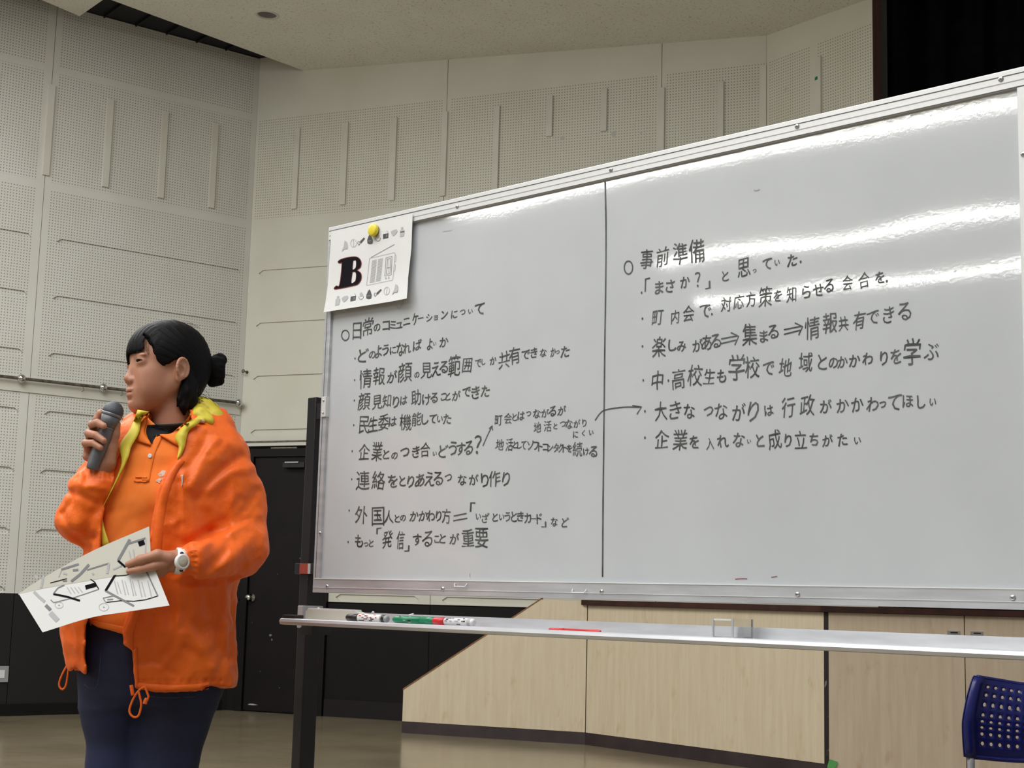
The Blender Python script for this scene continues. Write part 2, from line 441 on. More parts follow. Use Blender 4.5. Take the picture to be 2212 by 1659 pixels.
# door
mwD = mwB
dr = structure('door_1', *box_data(DOOR[0], DOOR[1] - .07, -.005, .02, .012, DOOR[2]), mat['door'], mwD)
for (a, b, c, d) in ((DOOR[0] - .07, DOOR[0] - .004, 0, 2.205), (DOOR[1] - .066, .932, 0, 2.205), (DOOR[0] - .07, .932, DOOR[2] + .004, 2.205)):
    if c == 0: box('frame_post', a, b, -.03, .028, 0, DOOR[2] if False else 2.2, mat['door'], dr)
    else: box('frame_head', DOOR[0] - .004, DOOR[1] - .066, -.03, .028, c, 2.2, mat['door'], dr)
sk, zk = Bs(545, 1291)
kp = (sk, -.006, zk)
lathe('door_knob', [(0, .034), (.006, .033), (.008, .012), (.04, .012), (.045, .024), (.06, .028), (.072, .02), (.074, .004)], kp, (0, -1, 0), mat['chrome'], dr, 16, world_space=False)
sc, zc = Bs(648, 1005)
box('door_closer', sc - .13, sc + .08, -.07, -.006, zc - .025, zc + .02, mat['black_plastic'], dr, .004)
box('closer_arm', sc - .1, sc + .03, -.085, -.072, zc + .012, zc + .024, mat['steel'], dr)
for (u, v, w, h) in ((649, 1206, .012, .012), (600, 1240, .008, .006), (545, 1345, .006, .006), (546, 1522, .10, .016), (585, 1372, .03, .02), (588, 1382, .012, .02), (617, 1345, .03, .012), (563, 1450, .01, .005), (604, 1486, .008, .008)):
    s_, z_ = Bs(u, v); pts = []
    for i in range(9):
        a_ = i / 9 * 2 * math.pi; rr = .5 + .5 * random.random()
        pts.append((s_ + w * .6 * rr * math.cos(a_), z_ + h * .6 * rr * math.sin(a_)))
    prism('paint_chip', pts, -.0065, -.005, mat['print_grey'] if v < 1500 else mat['print_light'], dr)
bbm = structure('baseboard_back', *box_data(.94, 4.6, -.012, 0, 0, .14), mat['dark_skirting'], mwB)
bbm2 = structure('baseboard_left', *box_data(.05, 5.58, 0, .012, 0, .09), mat['dado'], mwL)

# facet of the wall beside the stage
bend = C0 - dB * 4.59
mwF = wall_frame('F', bend, -dF)
wf = structure('wall_right', *box_data(0, 1.04, .03, .16, 0, 5.9), mat['gap'], mwF)
wall_panel(wf, 0.0, 1.04, .985, 5.9, [], -1, mat['wall_facet'])
batten(wf, .54, 3.2, 5.03, -1, w=.05)
for (u, v, c) in ((1767, 171, 'green'), (1697, 193, 'felt')):
    n_ = np.array([dF[1], -dF[0], 0]); P_ = onplane(u, v, bend, n_)
    s_ = np.dot(P_ - bend, -dF)
    prism('stain', [(s_ - .012, P_[2] - .012), (s_ + .014, P_[2] - .01), (s_ + .012, P_[2] + .015), (s_ - .01, P_[2] + .01)], -.023 if c == 'green' else -.001, -.02 if c == 'green' else 0, mat['green'] if c == 'green' else mat['felt'], wf)
for (u, v, w_, h_) in ((1215, 298, .05, .035), (1326, 290, .05, .06), (1385, 287, .03, .02)):
    s_, z_ = Bs(u, v)
    prism('stain', [(s_ + w_ * .5 * math.cos(a) * (.8 + .2 * math.sin(3 * a)), z_ + h_ * .5 * math.sin(a)) for a in np.linspace(0, 6.28, 11)[:-1]], -.0012, 0, mat['smudge'], wb)
# proscenium jamb and curtain
ej = bend - dF * 1.04
mwJ = wall_frame('J', ej, dirv(93))
jm = structure('trim_2', *box_data(0.0, .055, -.02, .6, .985, 6.2), mat['dark_wood'], mwJ)
cu = empty('stage_curtain', (0, 0, 0), 'black stage curtain hanging in folds behind the whiteboard at right', 'curtain', mw=wall_frame('c', ej + np.array([.0, .35, 0]), dirv(90)))
V = []; F = []; nx = 220
for i in range(nx + 1):
    x = .0 + 5.0 * i / nx; y = .06 * math.sin(x * 21) + .03 * math.sin(x * 47 + 1)
    V += [(x, y, 1.0), (x, y, 6.2), (x, y + .01, 1.0), (x, y + .01, 6.2)]
for i in range(nx):
    F += [(4*i, 4*i+4, 4*i+5, 4*i+1), (4*i+2, 4*i+3, 4*i+7, 4*i+6)]
F += [(0, 1, 3, 2), (4*nx, 4*nx+2, 4*nx+3, 4*nx+1)]
mesh_obj('cloth', V, F, mat['curtain'], cu, True)
box('curtain_track', 0, 5.0, -.05, .06, 6.2, 6.26, mat['black_metal'], cu)
st = structure('wall_stage', *box_data(-1.6, 7, 2.2, 2.3, 0, 6.3), mat['slot'], wall_frame('c', ej + np.array([0, .4, 0]), dirv(90)))

# ceiling slabs
Pa = np.array([-1.895, 12.553, 5.558]); Pb = np.array([1.885, 10.988, 5.365]); 
Pc = atZ(245, 0, 5.62)
nC = np.cross(Pb - Pa, Pc - Pa); nC /= np.linalg.norm(nC)
def cz(x, y): return Pa[2] - (nC[0] * (x - Pa[0]) + nC[1] * (y - Pa[1])) / nC[2]
eL = (Pc - Pa)[:2] / np.linalg.norm((Pc - Pa)[:2])
def slab(name, poly, zf, th, m):
    n = len(poly); V = [(p[0], p[1], zf(*p)) for p in poly] + [(p[0], p[1], zf(*p) + th) for p in poly]
    F = [tuple(range(n))[::-1], tuple(range(n, 2 * n))] + [(i, (i + 1) % n, n + (i + 1) % n, n + i) for i in range(n)]
    o = structure(name, V, F, m); fix_normals(o); return o
q0 = Pa[:2] + np.array([.02, .05]); q1 = Pa[:2] + eL * 5.5
ceil_poly = [tuple(q0), tuple(q1), (-3.2, 5.0), (4.5, 5.0), (4.5, 9.2), tuple((ej + np.array([.05, .0, 0]))[:2]), tuple((bend + np.array([.03, .04, 0]))[:2])]
ce = slab('ceiling', ceil_poly, cz, .12, mat['ceiling'])
pA = atZ(172, 35, 5.60)[:2]; pB = atZ(222, 0, 5.60)[:2]; pC = atZ(90, 0, 5.60)[:2]
dBb = (pB - pA) / np.linalg.norm(pB - pA); dCc = (pC - pA) / np.linalg.norm(pC - pA)
ce2 = slab('ceiling_left', [tuple(pA), tuple(pA + dBb * 2.5), tuple(pA + dBb * 2.5 + dCc * 4), tuple(pA + dCc * 4)], lambda x, y: 5.60, .10, mat['ceiling'])
sl = structure('ceiling_upper', [(-9, 4, 5.725), (-1.0, 4, 5.725), (-1.0, 14, 5.725), (-9, 14, 5.725), (-9, 4, 5.9), (-1.0, 4, 5.9), (-1.0, 14, 5.9), (-9, 14, 5.9)],
               [(3, 2, 1, 0), (4, 5, 6, 7), (0, 1, 5, 4), (1, 2, 6, 5), (2, 3, 7, 6), (3, 0, 4, 7)], mat['slot'])
# louvre blades of the slot
for i in range(10):
    s_ = .35 + i * .28
    p = Lw(s_, .02, 5.70); q = Lw(s_, .55, 5.70)
    a_ = -dL * .006
    V = [p - a_, p + a_, q + a_, q - a_]; V = [tuple(k) for k in V] + [(k[0], k[1], 5.724) for k in V]
    mesh_obj('louvre', V, [(0, 1, 2, 3), (4, 7, 6, 5), (0, 4, 5, 1), (1, 5, 6, 2), (2, 6, 7, 3), (3, 7, 4, 0)], mat['slot'], sl)
# round recessed downlight
dl_ = None
for y in np.linspace(9, 13, 400):
    P_ = atY(577, 32, y)
    if P_[2] >= cz(P_[0], P_[1]): dl_ = P_; break
dn = empty('downlight', dl_, 'round recessed downlight switched off in the speckled ceiling', 'lamp')
Vv, Ff = [], []
rings = [(.098, -.004), (.098, .0), (.080, -.006), (.076, .004), (.066, .07), (.03, .085)]
n_ = 24
for (r, h) in rings:
    for k in range(n_):
        a_ = 2 * math.pi * k / n_; X_, Y_ = r * math.cos(a_), r * math.sin(a_)
        Vv.append((X_, Y_, h + (cz(dl_[0] + X_, dl_[1] + Y_) - dl_[2])))
for i in (0, 2, 3, 4):
    pass
def ringf(a, b): return [(a * n_ + k, a * n_ + (k + 1) % n_, b * n_ + (k + 1) % n_, b * n_ + k) for k in range(n_)]
mesh_obj('rim', Vv, ringf(1, 0) + ringf(0, 2) + ringf(2, 3), mat['cream'], dn, True)
mesh_obj('reflector', [(x, y, z - .0065) if False else (x, y, z) for x, y, z in Vv], ringf(3, 4) + ringf(4, 5) + [tuple(range(5 * n_, 6 * n_))], mat['grey_plastic'], dn, True)
# the can needs an opening in the slab
def cut_disc(ob, c, r):
    bm = bmesh.new(); bmesh.ops.create_cone(bm, cap_ends=True, segments=24, radius1=r, radius2=r, depth=.6, matrix=Matrix.Translation(c))
    me = bpy.data.meshes.new('c'); bm.to_mesh(me); bm.free(); t_ = bpy.data.objects.new('c', me); col.objects.link(t_)
    md = ob.modifiers.new('cut', 'BOOLEAN'); md.operation = 'DIFFERENCE'; md.object = t_; md.solver = 'EXACT'
    bpy.context.view_layer.update()
    dg = bpy.context.evaluated_depsgraph_get(); new = bpy.data.meshes.new_from_object(ob.evaluated_get(dg))
    ob.modifiers.remove(md); ob.data = new; bpy.data.objects.remove(t_)
cut_disc(ce, tuple(dl_), .078)

ch_ = slab('ceiling_hall', [(-18, -7), (-5.6, -7), (-5.6, 9.0), (-18, 9.0)], lambda x, y: 5.66, .1, mat['ceiling'])
# hall light fittings hung over the audience on the left, mirrored in the board
def fitting(name, a, b, z, label):
    a = np.array([a[0], a[1], z]); b = np.array([b[0], b[1], z]); d = b - a; L = np.linalg.norm(d); d /= L
    mw = wall_frame('f', a, d); mw[2][3] = z
    r = empty(name, (0, 0, 0), label, 'lamp', 'fluorescent light rows over the audience', mw=mw)
    box('housing', 0, L, -.07, .07, .03, .09, mat['cream'], r)
    V, F = merge([tube_data([(0.02, s * .035, 0), (L - .02, s * .035, 0)], .02, 8) for s in (-1, 1)])
    mesh_obj('tube', V, F, mat['tube_glow'], r, True)
    for x in np.linspace(.1, L - .1, 5): box('hanger', x - .01, x + .01, -.01, .01, .09, .65, mat['black_metal'], r)
fitting('light_row', (-12.1, 3.1), (-6.9, -2.2), 5.0, 'fluorescent light row nearest the whiteboard')
fitting('light_row', (-13.9, .6), (-10.0, -3.8), 5.0, 'fluorescent light row in the middle over the audience')
fitting('light_row', (-16.2, -.4), (-12.4, -4.9), 5.0, 'fluorescent light row farthest over the audience')

# ---------------------------------------------------------------- stage
S0 = atZ(868, 1583, 0); nB_ = np.array([dB[1], -dB[0], 0])
stage = empty('stage', S0, 'low stage faced with pale birch panels and dark trim under the whiteboard', 'stage')
def fr(origin, xdir):
    return wall_frame('s', origin, xdir)
xs1 = -dB; mw1 = fr(S0, xs1)
def child_at(o, mw):     # part built in its own plane frame, kept under the stage
    o.parent = stage; o.matrix_parent_inverse = wmat(stage).inverted(); o.matrix_basis = mw; return o
bpy.context.view_layer.update()
def sx(u, v, origin, d):
    n = np.array([d[1], -d[0], 0]); P = onplane(u, v, origin, n); return np.dot(P - origin, d), P[2]
L1 = sx(1266, 1500, S0, xs1)[0]
xr, zr = sx(1170, 1292, S0, xs1)
z0s = sx(868, 1490, S0, xs1)[1]
ZT = .988
child_at(prism('sloped_panel', [(0, .083), (L1 - .004, .083), (L1 - .004, ZT), (xr, ZT), (0, z0s)], 0, .022, mat['birch']), mw1)
sl_ = (ZT - z0s) / xr
child_at(prism('panel_edge', [(-.004, z0s - .004), (xr, ZT), (xr + .0, ZT + .012), (-.004, z0s + .010)], -.001, .03, mat['ply_edge']), mw1)
child_at(box('skirting', 0, L1, -.004, .02, 0, .081, mat['skirting']), mw1)
S1 = S0 + xs1 * L1; d2 = -dirv(-38.0); mw2 = fr(S1, d2)
L2 = sx(1780, 1480, S1, d2)[0]
child_at(box('front_panel', .004, L2, 0, .022, .083, .955, mat['birch']), mw2)
child_at(box('skirting', 0, L2 + .02, -.004, .02, 0, .081, mat['skirting']), mw2)
S2 = S1 + d2 * L2
child_at(box('top_trim', -.03, L2 + .03, -.035, .06, .957, ZT + .004, mat['dark_wood']), mw2)
child_at(box('jamb', 0.0, .035, .0, .05, 0, .955, mat['worn']), mw2 @ Matrix.Translation((L2, 0, 0)))
S3 = S2 + d2 * .036; d3 = -dirv(-85.0); mw3 = fr(S3, d3)
xh = sx(2086, 1500, S3, d3)[0]
box3 = lambda n, a, b, c, d, e, f, m, bev=0: child_at(box(n, a, b, c, d, e, f, m, bev=bev), mw3)
dpan = []
dpan.append(box3('sliding_door', 0, xh - .003, 0, .022, .012, .955, mat['birch_rosy']))
dpan.append(box3('sliding_door', xh + .003, 2.2, 0, .022, .012, .955, mat['birch_rosy']))
box3('top_trim', -.05, 2.25, -.035, .06, .957, ZT + .004, mat['dark_wood'])
for (ua, ub) in ((2046, 2073), (2096, 2123)):
    a = sx(ua, 1366, S3, d3)[0]; b = sx(ub, 1366, S3, d3)[0]
    o = box3('recessed_handle', a, b, -.004, 0, .847, .867, mat['steel'])
    o2 = box3('handle_slot', a + .018, b - .012, -.006, -.004, .853, .861, mat['black_plastic'])
# stage deck
ft = lambda p: (p[0], p[1])
deck = [ft(S0 + xs1 * xr), ft(S1), ft(S2 + d2 * .03), ft(S3 + d3 * 2.2), ft(S3 + d3 * 2.2 + np.array([0, 3.2, 0])), (2.6, 10.0), (1.95, 10.85), ft(S0 + xs1 * xr + np.array([.42, .95, 0]))]
cxy = np.mean(deck, axis=0)
deck = [tuple(np.array(p) + (cxy - np.array(p)) / np.linalg.norm(cxy - np.array(p)) * .06) for p in deck]
n_ = len(deck); V = [(p[0], p[1], .90) for p in deck] + [(p[0], p[1], ZT - .001) for p in deck]
o = mesh_obj('deck', V, [tuple(range(n_))[::-1], tuple(range(n_, 2 * n_))] + [(i, (i+1) % n_, n_ + (i+1) % n_, n_ + i) for i in range(n_)], mat['dark_wood'], stage, world_space=True); fix_normals(o)
# green tape at the foot of the jamb
gt = empty('tape_scrap', S3, 'small scrap of green tape at the foot of the stage jamb', 'tape')
pt = [onplane(u, v, S3 + np.array([0, -.012, 0]), np.array([d3[1], -d3[0], 0])) for (u, v) in ((1792, 1640), (1810, 1646), (1803, 1662), (1788, 1668), (1787, 1655))]
V = [tuple(p) for p in pt] + [(p[0], p[1] + .003, p[2]) for p in pt]
mesh_obj('tape', V, [(0, 1, 2, 3, 4), (9, 8, 7, 6, 5)] + [(i, (i + 1) % 5, 5 + (i + 1) % 5, 5 + i) for i in range(5)], mat['green_tape'], gt, world_space=True)
bpy.context.view_layer.update()
o = bpy.data.objects['tape']; o.matrix_parent_inverse = wmat(gt).inverted()
# ================================================================ THE WHITEBOARD
TLb = atY(714, 495, 3.62)
aB = -dirv(-46.9); nB = np.array([-aB[1] * -1, 0, 0]) if False else np.array([dirv(-46.9)[1], -dirv(-46.9)[0], 0])
if nB[1] > 0: nB = -nB                      # towards the room
ZB0, ZB1 = .985, 1.890; WB = 1.81
mwW = Matrix(((aB[0], -nB[0], 0, TLb[0]), (aB[1], -nB[1], 0, TLb[1]), (0, 0, 1, 0), (0, 0, 0, 1)))  # local x along, y away from room, z up
def W(u, v, w=0.0):
    """pixel of the photo on the board's own plane -> (along, height)"""
    P = onplane(u, v, TLb + nB * w, nB); q = P - (TLb + nB * w)
    return float(np.dot(q, aB)), float(P[2])
wbd = empty('whiteboard', (0, 0, 0), 'large whiteboard on a black stand covered with handwritten Japanese notes', 'whiteboard', mw=mwW)
box('writing_surface', .02, WB - .02, .002, .010, ZB0 + .02, ZB1 - .02, mat['board'], wbd)
def rail_(name, a, b, c, d, m):
    o = box(name, a, b, -.006, .024, c, d, m, wbd, .0015); return o
FR = .026
rail_('frame_rail', 0, WB, ZB1 - .034, ZB1, mat['alu_white'])
rail_('frame_rail', 0, WB, ZB0, ZB0 + .034, mat['alu'])
rail_('frame_rail', 0, .022, ZB0 + .034, ZB1 - .034, mat['alu'])
rail_('frame_rail', WB - .022, WB, ZB0 + .034, ZB1 - .034, mat['alu_white'])
for z, m_ in ((ZB1 - .010, mat['line']), (ZB1 - .0335, mat['line']), (ZB1 - .022, mat['print_light'])):
    box('frame_groove', .004, WB - .004, -.0066, -.0058, z - .0007, z + .0007, m_, wbd)
box('frame_groove', .004, WB - .004, -.0072, -.0058, ZB0 + .012, ZB0 + .0132, mat['alu_white'], wbd)
box('frame_groove', .004, WB - .004, -.0072, -.0058, ZB0 + .0325, ZB0 + .0345, mat['paper'], wbd)
box('frame_groove', .0085, .0095, -.0066, -.0058, ZB0 + .034, ZB1 - .036, mat['line'], wbd)
box('back_sheet', .004, WB - .004, .0105, .02, ZB0 + .004, ZB1 - .004, mat['alu'], wbd)
for (u, v) in ((988, 446), (1320, 367), (1722, 273), (2162, 171), (707, 1267), (957, 1272), (1300, 1278), (1723, 1284), (2188, 1291), (692, 1152), (2211, 333)):
    s_, z_ = W(u, v, .006)
    V, F = merge([lathe_data([(0, .0052), (.0015, .0048), (.0028, .003)], (s_, -.006, z_), (0, -1, 0), 12),
                  lathe_data([(.0027, .0014), (.003, .0013)], (s_, -.006, z_), (0, -1, 0), 8)])
    o = mesh_obj('rivet', V, F, mat['steel'], wbd, True)
    V, F = lathe_data([(.0027, .0016), (.0032, .0015)], (s_, -.006, z_), (0, -1, 0), 8)
    mesh_obj('rivet_hole', V, F, mat['line'], wbd)
# stand
bm = bmesh.new(); bx(bm, -.101, -.067, .034, .080, .03, 1.472, .003); bmesh.ops.recalc_face_normals(bm, faces=bm.faces)
bm_obj('post', bm, mat['black_metal'], wbd)
bm = bmesh.new(); bx(bm, WB + .067, WB + .101, .034, .080, .03, 1.472, .003); bmesh.ops.recalc_face_normals(bm, faces=bm.faces)
bm_obj('post', bm, mat['black_metal'], wbd)
for x in (-.084, WB + .084):
    bm = bmesh.new(); bx(bm, x - .03, x + .03, -.02, .50, .03, .075, .006); bmesh.ops.recalc_face_normals(bm, faces=bm.faces)
    f = bm_obj('foot', bm, mat['black_metal'], wbd)
    for y in (.01, .47):
        V, F = lathe_data([(-.012, .03), (-.004, .034), (.004, .034), (.012, .03)], (x, y, .034 - .0), (1, 0, 0), 16)
        mesh_obj('caster', V, F, mat['black_plastic'], f)
box('cross_bar', -.067, WB + .067, .04, .072, .30, .345, mat['black_metal'], wbd)
s_, z_ = W(699, 880, .006)
box('pivot_plate', -.067, 0.0, .036, .046, z_ - .020, z_ + .020, mat['black_metal'], wbd)
b_ = box('pivot_bracket', s_ - .004, s_ + .012, -.010, .034, z_ - .024, z_ + .026, mat['alu_white'], wbd, .001)
for dz in (-.014, .016):
    V, F = lathe_data([(0, .003), (.003, .002)], (s_ + .004, -.010, z_ + dz), (0, -1, 0), 8); mesh_obj('screw', V, F, mat['steel'], b_, True)
# red clamp on post
s_, z_ = W(662, 1228, -.03)
box('clamp', -.112, -.016, .026, .084, z_ - .014, z_ + .013, mat['black_plastic'], wbd, .002)
box('clamp_label', -.090, -.058, .024, .026, z_ - .013, z_ + .012, mat['clamp_red'], wbd)
box('clamp_edge', -.058, -.049, .0238, .026, z_ - .013, z_ + .012, mat['print_light'], wbd)
# tray (thin folded aluminium channel) : profile in (w, z)
TR = [(.030, .942), (.032, .942), (.034, .9195), (.108, .9212), (.110, .9225), (.114, .9238), (.118, .922), (.1205, .916), (.118, .910), (.108, .9085), (.03, .913)]
x0, x1 = .022, WB + .10
V = [(x0, -w, z) for w, z in TR] + [(x1, -w, z) for w, z in TR]; n_ = len(TR)
F = [tuple(range(n_)), tuple(range(n_, 2 * n_))[::-1]] + [(i, (i + 1) % n_, n_ + (i + 1) % n_, n_ + i) for i in range(n_)]
tray = mesh_obj('tray', V, F, mat['alu'], wbd); fix_normals(tray)
for xx in (-.010, WB + .06):
    box('tray_bracket', xx - .014, xx + .006, -.030, .034, .900, .953, mat['alu'], wbd, .002)
box('tray_support', -.01, .034, -.03, .034, .885, .9125, mat['black_metal'], wbd)

# ---- things lying on the tray
zt_ = .9208
def on_tray(u, v, w):
    P = onplane(u, v, TLb + nB * w, nB); return float(np.dot(P - (TLb + nB * w), aB))
def tray_mw(s, w, z=zt_):
    p = TLb + aB * s + nB * w; return Matrix(((aB[0], -nB[0], 0, p[0]), (aB[1], -nB[1], 0, p[1]), (0, 0, 1, z), (0, 0, 0, 1)))
def marker(u0, u1, w, name, label, body, cap, capend='left', stripe=None, r=.0088, z=zt_ + .0015, group='board markers lying on the tray'):
    s0 = on_tray(u0, 1350, w); s1 = on_tray(u1, 1350, w); L = s1 - s0
    e = empty(name, (0, 0, 0), label, 'marker', group, mw=tray_mw(s0, w, z + r + .0006 * w))
    c = .30 * L; rr = r
    if capend == 'left':
        lathe('cap', [(0, rr * .72), (.004, rr * .95), (c * .5, rr * .98), (c, rr)], (0, 0, 0), (1, 0, 0), cap, e, 18, world_space=False)
        b = lathe('barrel', [(c, rr * .93), (L - .012, rr), (L - .004, rr * .9), (L, rr * .55)], (0, 0, 0), (1, 0, 0), body, e, 18, world_space=False)
        if stripe: lathe('end_plug', [(L - .016, rr * 1.01), (L - .008, rr * 1.0), (L - .001, rr * .6)], (0, 0, 0), (1, 0, 0), stripe, e, 18, world_space=False)
    else:
        lathe('cap', [(L - c, rr), (L - .004, rr * .98), (L, rr * .8)], (0, 0, 0), (1, 0, 0), cap, e, 18, world_space=False)
        lathe('barrel', [(0, rr * .5), (.006, rr * .85), (.014, rr * .98), (L - c, rr * .95)], (0, 0, 0), (1, 0, 0), body, e, 18, world_space=False)
    return e, L, c
def blotches(e, x0, x1, r, n, cols):
    """small print patches wrapped on a barrel's near side"""
    R_ = random.Random(n)
    for i in range(n):
        x = x0 + (x1 - x0) * R_.random(); th = math.radians(R_.choice((-40, -15, 5, 28, 50))); w_ = .004 + .009 * R_.random(); dth = .22
        pts = []
        for (dx, dt) in ((0, 0), (w_, 0), (w_, dth), (0, dth)):
            a = th + dt; pts.append((x + dx, -math.cos(a) * (r + .0003), math.sin(a) * (r + .0003)))
        mesh_obj('print', pts, [(0, 1, 2, 3)], cols[i % len(cols)], e)
e, L, c = marker(750, 838, .094, 'marker', 'black capped marker with red and white printed label', mat['grey_plastic'], mat['black_plastic'], 'left', mat['black_plastic'])
V, F = lathe_data([(c + .001, .0090), (L - .020, .0092)], (0, 0, 0), (1, 0, 0), 18); mesh_obj('label_band', V, F[:-2], mat['paper'], e, True)
blotches(e, c + .003, L - .03, .0093, 16, (mat['red'], mat['print'], mat['red'], mat['print_grey']))
e, L, c = marker(850, 939, .094, 'marker', 'green marker lying on the tray', mat['green'], mat['green'], 'right')
blotches(e, .02, L - c - .012, .0086, 7, (mat['print_light'], mat['print']))
e, L, c = marker(937, 1025, .098, 'marker', 'white marker with a red cap', mat['white_plastic'], mat['red'], 'left', mat['print_light'])
blotches(e, c + .003, L - .025, .0090, 14, (mat['print_grey'], mat['print_light'], mat['print']))
e, L, c = marker(1187, 1298, .060, 'marker', 'red marker lying low at the back of the tray', mat['red'], mat['red'], 'left', r=.0036, z=.9195)
# felt eraser with dark top left of it and the dark one at the tray's end
s0, s1 = on_tray(668, 1330, .05), on_tray(800, 1330, .05)
er = empty('board_eraser', (0, 0, 0), 'long beige felt eraser leaning at the left end of the tray', 'eraser', mw=tray_mw(s0, .050, .9205))
prism('felt_pad', [(0, .002), (s1 - s0, .002), (s1 - s0 - .012, .018), (s1 - s0 - .04, .0235), (.01, .0255), (0, .02)], -.012, .010, mat['felt'], er)
prism('grip', [(.004, .0255), (s1 - s0 - .04, .0237), (s1 - s0 - .042, .0275), (.008, .0285)], -.010, .009, mat['alu_white'], er)
s0 = on_tray(622, 1342, .10)
e2 = empty('eraser_block', (0, 0, 0), 'small black eraser block at the far left end of the tray', 'eraser', mw=tray_mw(s0 - .004, .098, .9235))
box('block', 0, .042, -.016, .014, 0, .008, mat['black_plastic'], e2, .002); box('felt_layer', .002, .04, -.014, .012, -.0022, 0, mat['dado'], e2)
# bluish clips on the flange
for k, (u, w_) in enumerate(((668 + 16, .016), (700, .012), (803, .008), (884, .014))):
    s = on_tray(u, 1322, .031)
    V, F = tube_data(spline([(s, -.031, .939), (s + .002, -.031, .947 - .002 * k), (s + w_ * .6, -.031, .948 - .002 * k), (s + w_, -.031, .943)], 4), .0018, 6)
    o = mesh_obj('flange_clip', V, F, mat['white_plastic'] if k else mat['alu_white'], wbd, True)
# acrylic box
sA, sB_ = on_tray(1533, 1370, .112), on_tray(1566, 1370, .112)
ab = empty('acrylic_holder', (0, 0, 0), 'small clear acrylic open box standing on the tray', 'holder', mw=tray_mw(sA, .104, .9216))
wA = sB_ - sA + .012; hA = .0345; dA = .062; tA = .0028
for nm, a in (('side_wall', (0, tA, 0, dA, 0, hA)), ('side_wall', (wA - tA, wA, 0, dA, 0, hA)), ('front_wall', (tA, wA - tA, 0, tA, 0, hA)), ('back_wall', (tA, wA - tA, dA - tA, dA, 0, hA)), ('floor_sheet', (tA, wA - tA, tA, dA - tA, 0, tA))):
    box(nm, *a, mat['acrylic'], ab)
for x_ in (-.0006, wA - tA - .0004):  # pale strips painted on as light caught along the acrylic edges
    box('edge_glint', x_, x_ + tA + .001, -.0006, -.0001, 0, hA, mat['edge_grey'], ab)
box('edge_glint', tA + .001, wA - tA - .001, -.0006, -.0001, hA - .003, hA, mat['paper'], ab)
box('edge_glint', wA + .0001, wA + .0006, dA - .002, dA, 0, hA, mat['edge_grey'], ab)

